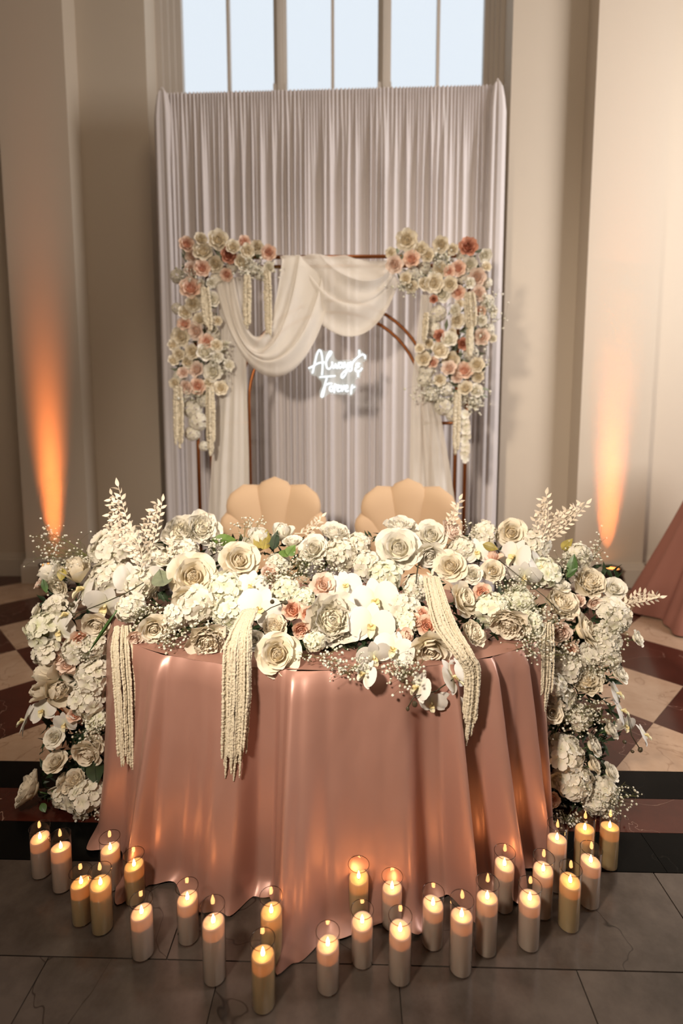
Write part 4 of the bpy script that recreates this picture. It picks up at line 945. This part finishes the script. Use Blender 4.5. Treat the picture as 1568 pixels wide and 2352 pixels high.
# bleached ruscus fronds
lm_ = leaf_mesh('frond_leaf', 'ruscus', 1, .22, .35, 1.1, 2, 5)
def frond(base, tip, n, ln, label, Y=None, bow=.03, side=2, push=0.0, spread=.75):
    Yb = (Y or depth(*base)) - push; a = at(*base, Yb); c = at(*tip, Yb + .01); rn = random.Random(int(base[0] + tip[1]))
    root = empty('bleached_frond', a); tag(root, label, 'foliage', 'bleached leaf fronds')
    d = c - a; sd = Vector((d.z, 0, -d.x)).normalized()
    def pt(t): return d * t + sd * (bow * math.sin(PI * t))
    b = MB(); b.tube([pt(k / 10) for k in range(11)], [.0022 - .0015 * k / 10 for k in range(11)], 5); part(b, 'stem', 'ruscus', root)
    def leafy(p0, dr, L0, k, par=None):
        z = dr.normalized(); v = (CAM - a).normalized() + Vector((rn.uniform(-1, 1), 0, rn.uniform(-.9, .9))); y = -(v - z * v.dot(z)).normalized(); x = y.cross(z)
        link('leaf', lm_, par or root, p0, Matrix((x, y, z)).transposed().to_quaternion(), L0)
    n = int(n * .7)
    for k in range(n):
        t = .16 + .84 * k / n; dr = (pt(min(1, t + .05)) - pt(t - .02)).normalized(); s_ = 1 if k % 2 else -1
        side_len = (1 - t * .85) * d.length * .50
        if side >= 2 and k % 2 == 0 and t < .85:                     # a side shoot with its own leaves
            sdir = (dr + sd * s_ * spread).normalized(); m_ = max(3, int(side_len / (ln * .34)))
            b = MB(); b.tube([pt(t), pt(t) + sdir * side_len], .0008, 4); ss = part(b, 'side_stem', 'ruscus', root)
            for j in range(m_):
                q = pt(t) + sdir * side_len * (j + 1) / m_; s2 = 1 if j % 2 else -1
                nn = Vector((sdir.z, 0, -sdir.x)); leafy(q, sdir * .8 + nn * s2 * .8 + Vector((rn.uniform(-.2, .2), rn.uniform(-.6, .6), rn.uniform(-.25, .1))), ln * .82 * rn.uniform(.75, 1.1), j, ss)
        leafy(pt(t), dr * .75 + sd * s_ * .75 + Vector((0, rn.uniform(-.4, .4), 0)), ln * .82 * rn.uniform(.8, 1.15), k)
    leafy(pt(1), d.normalized(), ln, 0)
frond((335, 1300), (272, 1118), 30, .040, 'tall bleached white leaf frond rising highest over the left of the table', bow=-.012); frond((335, 1290), (372, 1152), 22, .036, 'bleached leaf frond beside the tallest one, leaning toward the curtain', bow=.01)
frond((318, 1330), (300, 1215), 16, .036, 'short bleached frond low in front of the tallest frond', push=.04); frond((372, 1290), (392, 1232), 12, .03, 'small bleached sprig left of the white peony', push=.03)
frond((676, 1225), (738, 1186), 14, .030, 'small bleached frond in front of the scallop chair', spread=.6); frond((1008, 1225), (1054, 1148), 18, .032, 'bleached frond against the chair nearer the pink table', spread=.6)
frond((1228, 1262), (1254, 1136), 24, .034, 'upright bleached frond at the right end of the table'); frond((1238, 1256), (1346, 1158), 26, .034, 'bleached frond leaning outward at the right end', bow=.012)
frond((1415, 1385), (1514, 1372), 22, .032, 'bleached frond pointing sideways at the pink draped table', bow=.012); frond((965, 1345), (990, 1315), 8, .026, 'tiny bleached sprig under the white roses', push=.04)

# hanging amaranth tassels: bumpy cords side by side
def cord(path, r, rn, parent, org, step=.0027):
    P = []; L = [0]
    for a, c in zip(path, path[1:]): L.append(L[-1] + (c - a).length)
    n = max(6, int(L[-1] / step)); rad = []
    for k in range(n + 1):
        s_ = L[-1] * k / n; i = 0
        while i < len(L) - 2 and L[i + 1] < s_: i += 1
        t = (s_ - L[i]) / max(1e-6, L[i + 1] - L[i]); p = path[i].lerp(path[i + 1], t)
        P.append(p - org + Vector((rn.uniform(-1, 1), rn.uniform(-1, 1), 0)) * r * .2)
        rad.append(r * rn.uniform(.55, 1.25) * (1 if k < n - 2 else .6))
    b = MB(); b.tube(P, rad, 6); part(b, 'strand', 'amar', parent)
def tassel(pts, n, label, group, r=.0043, Yd=None, push=.03, taper=.14):
    """pts: (px, py, width px) down the tassel's middle line"""
    rn = random.Random(int(pts[0][0] * 3 + pts[0][1])); 
    C = [(at(x, y, Yd if Yd else yd), wpx) for (x, y, wpx), yd in zip(pts, Yd if isinstance(Yd, list) else [Yd] * len(pts))] if not isinstance(Yd, list) else [(at(x, y, yd), wpx) for (x, y, wpx), yd in zip(pts, Yd)]
    D_ = []
    for j in range(len(C) - 1):
        p0, p1, p2, p3 = [C[max(0, min(len(C) - 1, j + d))] for d in (-1, 0, 1, 2)]
        for t in (0, .25, .5, .75): D_.append((.5 * (2 * p1[0] + (p2[0] - p0[0]) * t + (2 * p0[0] - 5 * p1[0] + 4 * p2[0] - p3[0]) * t * t + (3 * p1[0] - p0[0] - 3 * p2[0] + p3[0]) * t ** 3), lerp(p1[1], p2[1], t)))
    C = D_ + [C[-1]]
    root = empty('amaranth_tassel', C[0][0]); tag(root, label, 'flower', group)
    for k in range(n):
        u = (k + .5) / n * 2 - 1; lay = rn.uniform(-1, 1); end = 1 - taper * rn.random() - .07 * abs(u)
        path = []
        for j, (c, wpx) in enumerate(C):
            w_ = mpp(c) * wpx / 2
            path.append(c + Vector((u * w_ + rn.uniform(-.0015, .0015), lay * .011 - .004, 0)))
        tot = len(path) - 1; cut = end * tot; i = int(min(cut, tot - .001)); path = path[:i + 1] + [path[i].lerp(path[i + 1], cut - i)] if cut < tot else path
        cord(path, r * rn.uniform(.85, 1.2), rn, root, C[0][0])
def front_y(px, extra=.0):
    return front_row(px)[0] - extra
yy = lambda *v: list(v)
tassel([(282, 1438, 34), (280, 1490, 46), (286, 1580, 46), (290, 1680, 42), (294, 1785, 36)], 20, 'cream amaranth tassel hanging at the left corner of the cloth', 'amaranth tassels', Yd=yy(1.93, 1.87, 1.83, 1.80, 1.78))
tassel([(575, 1400, 30), (556, 1440, 40), (546, 1490, 60), (544, 1580, 64), (540, 1690, 56), (534, 1805, 50)], 26, 'longest cream amaranth tassel, hanging beside the big cream rose on the cloth front', 'amaranth tassels', Yd=yy(1.82, 1.74, 1.69, 1.665, 1.65, 1.64))
tassel([(990, 1325, 36), (1003, 1380, 46), (1024, 1440, 56), (1062, 1498, 48), (1084, 1545, 34), (1077, 1640, 32), (1066, 1720, 22)], 20, 'cream amaranth tassel curving over the white roses and down past the orchids', 'amaranth tassels', Yd=yy(1.93, 1.83, 1.76, 1.70, 1.70, 1.70, 1.70))
tassel([(1250, 1430, 34), (1248, 1490, 44), (1245, 1570, 42), (1238, 1650, 30), (1232, 1715, 24)], 18, 'short cream amaranth tassel at the right corner of the cloth', 'amaranth tassels', Yd=yy(1.98, 1.94, 1.92, 1.91, 1.90), taper=.5)

# dark greenery packed under the blooms
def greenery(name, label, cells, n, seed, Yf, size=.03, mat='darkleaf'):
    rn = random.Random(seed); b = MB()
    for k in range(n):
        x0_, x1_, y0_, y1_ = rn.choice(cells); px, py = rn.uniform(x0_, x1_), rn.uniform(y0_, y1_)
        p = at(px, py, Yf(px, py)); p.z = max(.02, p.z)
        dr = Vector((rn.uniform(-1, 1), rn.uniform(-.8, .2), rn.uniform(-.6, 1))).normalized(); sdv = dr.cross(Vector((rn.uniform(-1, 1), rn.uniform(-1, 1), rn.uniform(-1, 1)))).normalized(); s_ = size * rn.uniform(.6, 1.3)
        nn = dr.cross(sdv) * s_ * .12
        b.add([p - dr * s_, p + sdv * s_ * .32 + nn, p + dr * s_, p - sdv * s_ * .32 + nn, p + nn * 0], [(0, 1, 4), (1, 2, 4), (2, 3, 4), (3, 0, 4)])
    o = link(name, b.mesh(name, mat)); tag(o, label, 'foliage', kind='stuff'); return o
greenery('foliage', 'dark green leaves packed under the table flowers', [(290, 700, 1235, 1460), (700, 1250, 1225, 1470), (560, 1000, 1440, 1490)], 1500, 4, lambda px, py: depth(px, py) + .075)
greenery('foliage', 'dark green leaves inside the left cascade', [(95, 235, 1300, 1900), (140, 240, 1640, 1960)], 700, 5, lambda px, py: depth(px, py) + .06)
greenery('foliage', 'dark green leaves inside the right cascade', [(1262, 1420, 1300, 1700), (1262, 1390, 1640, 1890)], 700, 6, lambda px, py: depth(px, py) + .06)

# ------------------------------------------------------------------ flowers on the arch
def arch_rose(mat):
    if ('arose', mat) in _cache: return _cache['arose', mat]
    rn = random.Random(14); sp = []
    for n, r0, L_, W_, a0, a1, cup, z0, ht in ((3, .03, .20, .10, -8, -26, 1.5, .10, 1), (4, .08, .26, .13, -2, -8, 1.3, .05, .9), (5, .12, .30, .17, 4, 14, 1.1, .02, .5), (6, .13, .36, .21, 14, 44, .9, 0, .15), (6, .13, .42, .24, 30, 80, .7, -.02, 0)):
        o = rn.uniform(0, 6)
        for i in range(n): sp.append((o + 2 * PI * i / n, dict(L_=L_, W_=W_, a0=R(a0), a1=R(a1 + rn.uniform(-6, 6)), cup=cup, r0=r0, z0=z0, ruf=.04, nu=4, nv=4, seed=i), ht))
    _cache['arose', mat] = join_petals('arch_rose', mat, sp, ((0, .24), (.08, .2), (.16, .13), (.2, .05), (.15, -.02))); return _cache['arose', mat]
def arch_hyd():
    if 'ahyd' in _cache: return _cache['ahyd']
    rn = random.Random(15); b = MB(); TT = []
    for k in range(30):
        ct = 1 - (k + .5) / 30 * 1.3; stn = math.sqrt(1 - ct * ct); a = k * 2.4; nrm = Vector((stn * math.cos(a), stn * math.sin(a), ct)); q = aim(nrm, rn.uniform(0, 6)).to_matrix()
        for i in range(4):
            V, F, T = petal_pts(.14, .085, R(75), R(95), .4, .0, 0, nu=2, nv=2, waist=.3)
            b.add([q @ Vector(v) + nrm * .37 * rn.uniform(.96, 1.04) for v in rotz(V, i * PI / 2)], F); TT += [(min(1, t[0] + .4), 0) for t in T]
    _cache['ahyd'] = b.mesh('arch_hydrangea', 'hyd', True, TT); return _cache['ahyd']
ZK = .26786
LA = [(330, 230, 110, 'peach'), (450, 185, 95, 'cream'), (600, 190, 145, 'cream'), (470, 290, 140, 'cream'), (375, 330, 95, 'blush'), (690, 322, 115, 'rosy'), (725, 250, 100, 'cream'), (822, 210, 95, 'peach'), (850, 285, 105, 'cream'), (938, 250, 100, 'cream'), (1035, 300, 110, 'peach'),
      (810, 385, 118, 'cream'), (675, 490, 95, 'peach'), (575, 400, 120, 'cream'), (465, 435, 115, 'peach'), (365, 440, 100, 'blush'), (365, 605, 155, 'peach'), (1040, 430, 90, 'white'), (545, 700, 115, 'white'), (385, 740, 115, 'cream'), (318, 812, 100, 'cream'), (310, 912, 100, 'peach'),
      (410, 972, 125, 'blush'), (282, 1022, 140, 'cream'), (500, 1062, 110, 'peach'), (585, 1095, 90, 'cream'), (490, 1155, 130, 'white'), (212, 1092, 80, 'cream'), (380, 1150, 110, 'cream'), (262, 1172, 90, 'cream'), (342, 1242, 90, 'cream'), (592, 1192, 85, 'white'), (692, 1265, 80, 'white'),
      (415, 1302, 118, 'blush'), (556, 1322, 138, 'white'), (215, 1225, 80, 'cream'), (330, 1452, 100, 'blush'), (425, 1446, 118, 'peach'), (622, 1462, 105, 'cream'), (228, 1420, 80, 'cream'), (442, 872, 100, 'cream'), (592, 885, 70, 'cream'), (450, 560, 60, 'white'), (520, 1420, 80, 'cream'), (300, 1330, 85, 'blush'), (560, 960, 70, 'white'), (640, 230, 80, 'cream'), (540, 560, 75, 'white')]
RA = [(650, 192, 155, 'cream'), (945, 232, 120, 'cream'), (690, 356, 125, 'peach'), (770, 272, 110, 'cream'), (830, 322, 100, 'cream'), (545, 402, 125, 'blush'), (512, 302, 80, 'cream'), (1175, 252, 135, 'rosy'), (1045, 272, 80, 'cream'), (1320, 322, 100, 'white'), (1190, 402, 105, 'white'), (1090, 436, 110, 'peach'),
      (940, 442, 120, 'cream'), (1012, 462, 85, 'peach'), (1252, 512, 130, 'blush'), (882, 562, 140, 'cream'), (1020, 572, 112, 'cream'), (1092, 642, 100, 'peach'), (952, 662, 120, 'white'), (800, 572, 100, 'cream'), (690, 592, 90, 'cream'), (640, 522, 90, 'cream'), (1262, 652, 110, 'blush'), (1062, 792, 90, 'white'),
      (1082, 882, 110, 'cream'), (1282, 802, 80, 'peach'), (1290, 882, 80, 'white'), (930, 1012, 90, 'rosy'), (1012, 1042, 118, 'white'), (1132, 1082, 88, 'rosy'), (932, 1142, 130, 'cream'), (792, 1212, 110, 'cream'), (872, 1242, 85, 'peach'), (1032, 1222, 130, 'cream'), (1012, 1292, 110, 'blush'), (1142, 1312, 128, 'peach'),
      (1252, 1262, 110, 'cream'), (1262, 1362, 90, 'cream'), (1152, 1462, 110, 'cream'), (1242, 1482, 100, 'white'), (932, 1392, 90, 'cream'), (1292, 1022, 120, 'blush'), (842, 1082, 72, 'cream'), (1392, 795, 62, 'white'), (1386, 1035, 64, 'white'), (760, 1122, 70, 'cream'), (1100, 740, 70, 'cream'), (1190, 560, 80, 'white'), (1330, 420, 75, 'cream'),
      (880, 700, 60, 'rosy'), (1080, 1370, 80, 'blush'), (1040, 980, 60, 'cream')]
HA = {'left': [(250, 505, 110), (430, 640, 120), (590, 540, 120), (520, 870, 130), (560, 1000, 110), (250, 780, 90), (640, 1100, 90), (270, 1360, 100), (380, 1640, 150), (430, 1750, 150), (380, 1850, 120), (480, 1560, 120), (880, 430, 110), (960, 480, 110), (720, 420, 90), (480, 1960, 80), (330, 560, 80)],
      'right': [(920, 822, 130), (880, 960, 120), (860, 880, 90), (820, 1310, 130), (800, 1390, 120), (1340, 720, 110), (1350, 960, 100), (960, 1620, 140), (1040, 1690, 110), (860, 1520, 120), (700, 480, 110), (800, 430, 100), (900, 330, 90), (1130, 330, 100), (1180, 880, 120), (1200, 1160, 120), (1100, 1560, 120), (1230, 1580, 110), (980, 1470, 120), (1130, 520, 90), (1340, 560, 80)]}
arn = random.Random(33)
def arch_cluster(side, rows, ox, up):
    word = f'{side} arch cluster'
    by = {}
    for r in rows: by.setdefault(r[3], []).append(r)
    for k in by: by[k].sort(key=lambda r: (r[1], r[0]))
    for r in rows:
        px, py = ox + r[0] * ZK, 500 + r[1] * ZK; p = at(px, py, YA - .10 - arn.uniform(0, .05)); S = mpp(p) * r[2] * ZK / .72
        d = (CAM - p).normalized() * .9 + Vector((arn.uniform(-.45, .45), 0, arn.uniform(-.15, .5)))
        n = len(by[r[3]]); i = by[r[3]].index(r)
        o = link('arch_rose', arch_rose(r[3]), None, p - d.normalized() * .15 * S, aim(d, arn.uniform(0, 6)), S)
        tag(o, f"{CNAME[r[3]]} rose, {rankword(i, n)} in the {word}", 'flower', f'{CNAME[r[3]]} roses on the {side} of the arch')
    hs = sorted(HA[side], key=lambda r: (r[1], r[0]))
    for i, (zx, zy, dz) in enumerate(hs):
        p = at(ox + zx * ZK, 500 + zy * ZK, YA - .055); S = mpp(p) * dz * ZK / .75
        d = (CAM - p).normalized() + Vector((arn.uniform(-.4, .4), 0, arn.uniform(-.3, .4)))
        o = link('arch_hydrangea', arch_hyd(), None, p, aim(d, arn.uniform(0, 6)), S)
        tag(o, f"white hydrangea head, {rankword(i, len(hs))} in the {word}", 'flower', f'white hydrangeas on the {side} of the arch')
arch_cluster('left', LA, 340, 0); arch_cluster('right', RA, 760, 0)
z2 = lambda ox, x0, x1, y0, y1: (ox + x0 * ZK, ox + x1 * ZK, 500 + y0 * ZK, 500 + y1 * ZK)
greenery('foliage', 'mixed leaves behind the roses of the left arch cluster', [z2(340, 300, 600, 260, 1480), z2(340, 300, 1050, 240, 480), z2(340, 240, 640, 1000, 1500)], 260, 7, lambda px, py: YA - .03, .045, 'sageleaf')
greenery('foliage', 'mixed leaves behind the roses of the right arch cluster', [z2(760, 880, 1320, 300, 1560), z2(760, 540, 1320, 280, 620), z2(760, 780, 1300, 1000, 1600)], 300, 8, lambda px, py: YA - .03, .045, 'sageleaf')
for zx, zy, w_, h_, ox, lab in ((880, 430, 180, 90, 340, 'baby\'s breath under the left arch roses by the swag'), (330, 480, 120, 120, 340, 'baby\'s breath at the outer left edge of the arch'), (420, 1500, 200, 90, 340, 'baby\'s breath under the lowest left arch roses'), (680, 560, 220, 120, 760, 'baby\'s breath under the right arch roses by the swag'),
                         (960, 340, 150, 120, 760, 'baby\'s breath between the top right arch roses'), (900, 1500, 260, 160, 760, 'baby\'s breath at the base of the right arch cluster'), (1200, 1560, 160, 140, 760, 'baby\'s breath above the dangling white blossoms'), (1330, 900, 120, 300, 760, 'baby\'s breath along the outer right edge of the arch'), (620, 1200, 140, 160, 340, 'baby\'s breath beside the low left white roses')):
    gyp(ox + zx * ZK, 500 + zy * ZK, w_ * ZK * 1.2, h_ * ZK * 1.2, 70, lab, 'baby\'s breath on the arch', Y=YA - .09, br=.010)
def at_tassel(ox, x, y0, y1, w, label, dx=0):
    X_ = ox + x * ZK; tassel([(X_, 500 + y0 * ZK, w * ZK * .7), (X_ + dx * .3 * ZK, 500 + lerp(y0, y1, .3) * ZK, w * ZK), (X_ + dx * .7 * ZK, 500 + lerp(y0, y1, .7) * ZK, w * ZK * .9), (X_ + dx * ZK, 500 + y1 * ZK, w * ZK * .45)], 5, label, 'cream tassels on the arch', r=.010, Yd=[YA - .17] * 4, taper=.2)
at_tassel(340, 850, 500, 980, 62, 'cream tassel hanging from the left arch roses, second from the swag'); at_tassel(340, 1022, 460, 1070, 62, 'cream tassel hanging in front of the low swag', 15); at_tassel(340, 485, 600, 990, 80, 'cream tassel hanging over the left arch roses', 40)
at_tassel(340, 258, 1450, 2000, 90, 'outer cream tassel under the left arch cluster', 10); at_tassel(340, 530, 1450, 2050, 80, 'inner cream tassel under the left arch cluster', 10)
at_tassel(760, 1185, 640, 1000, 105, 'thick cream tassel over the right arch roses', 20); at_tassel(760, 1190, 960, 1200, 60, 'short cream tassel below the thick one on the right arch roses'); at_tassel(760, 1085, 1500, 2040, 66, 'long cream tassel under the right arch cluster', -15); at_tassel(760, 815, 820, 1090, 36, 'thin cream tassel at the inner edge of the right arch cluster', -20)
bs = empty('blossom_string', at(1067, 948, YA - .12)); tag(bs, 'string of white blossoms dangling below the right arch cluster', 'flower')
b = MB(); q0 = bs.location; b.tube([Vector((0, 0, 0)), at(1066, 1056, YA - .12) - q0], .002, 5); part(b, 'cord', 'stem', bs)
fmw = floret_mesh('hyd')
for k in range(9):
    p = at(1066 + arn.uniform(-4, 4), 952 + k * 12.5, YA - .13) - q0
    link('blossom', fmw[k % 3], bs, p, aim(Vector((arn.uniform(-.6, .6), -1, arn.uniform(-.3, .6))), arn.uniform(0, 6)), .075)
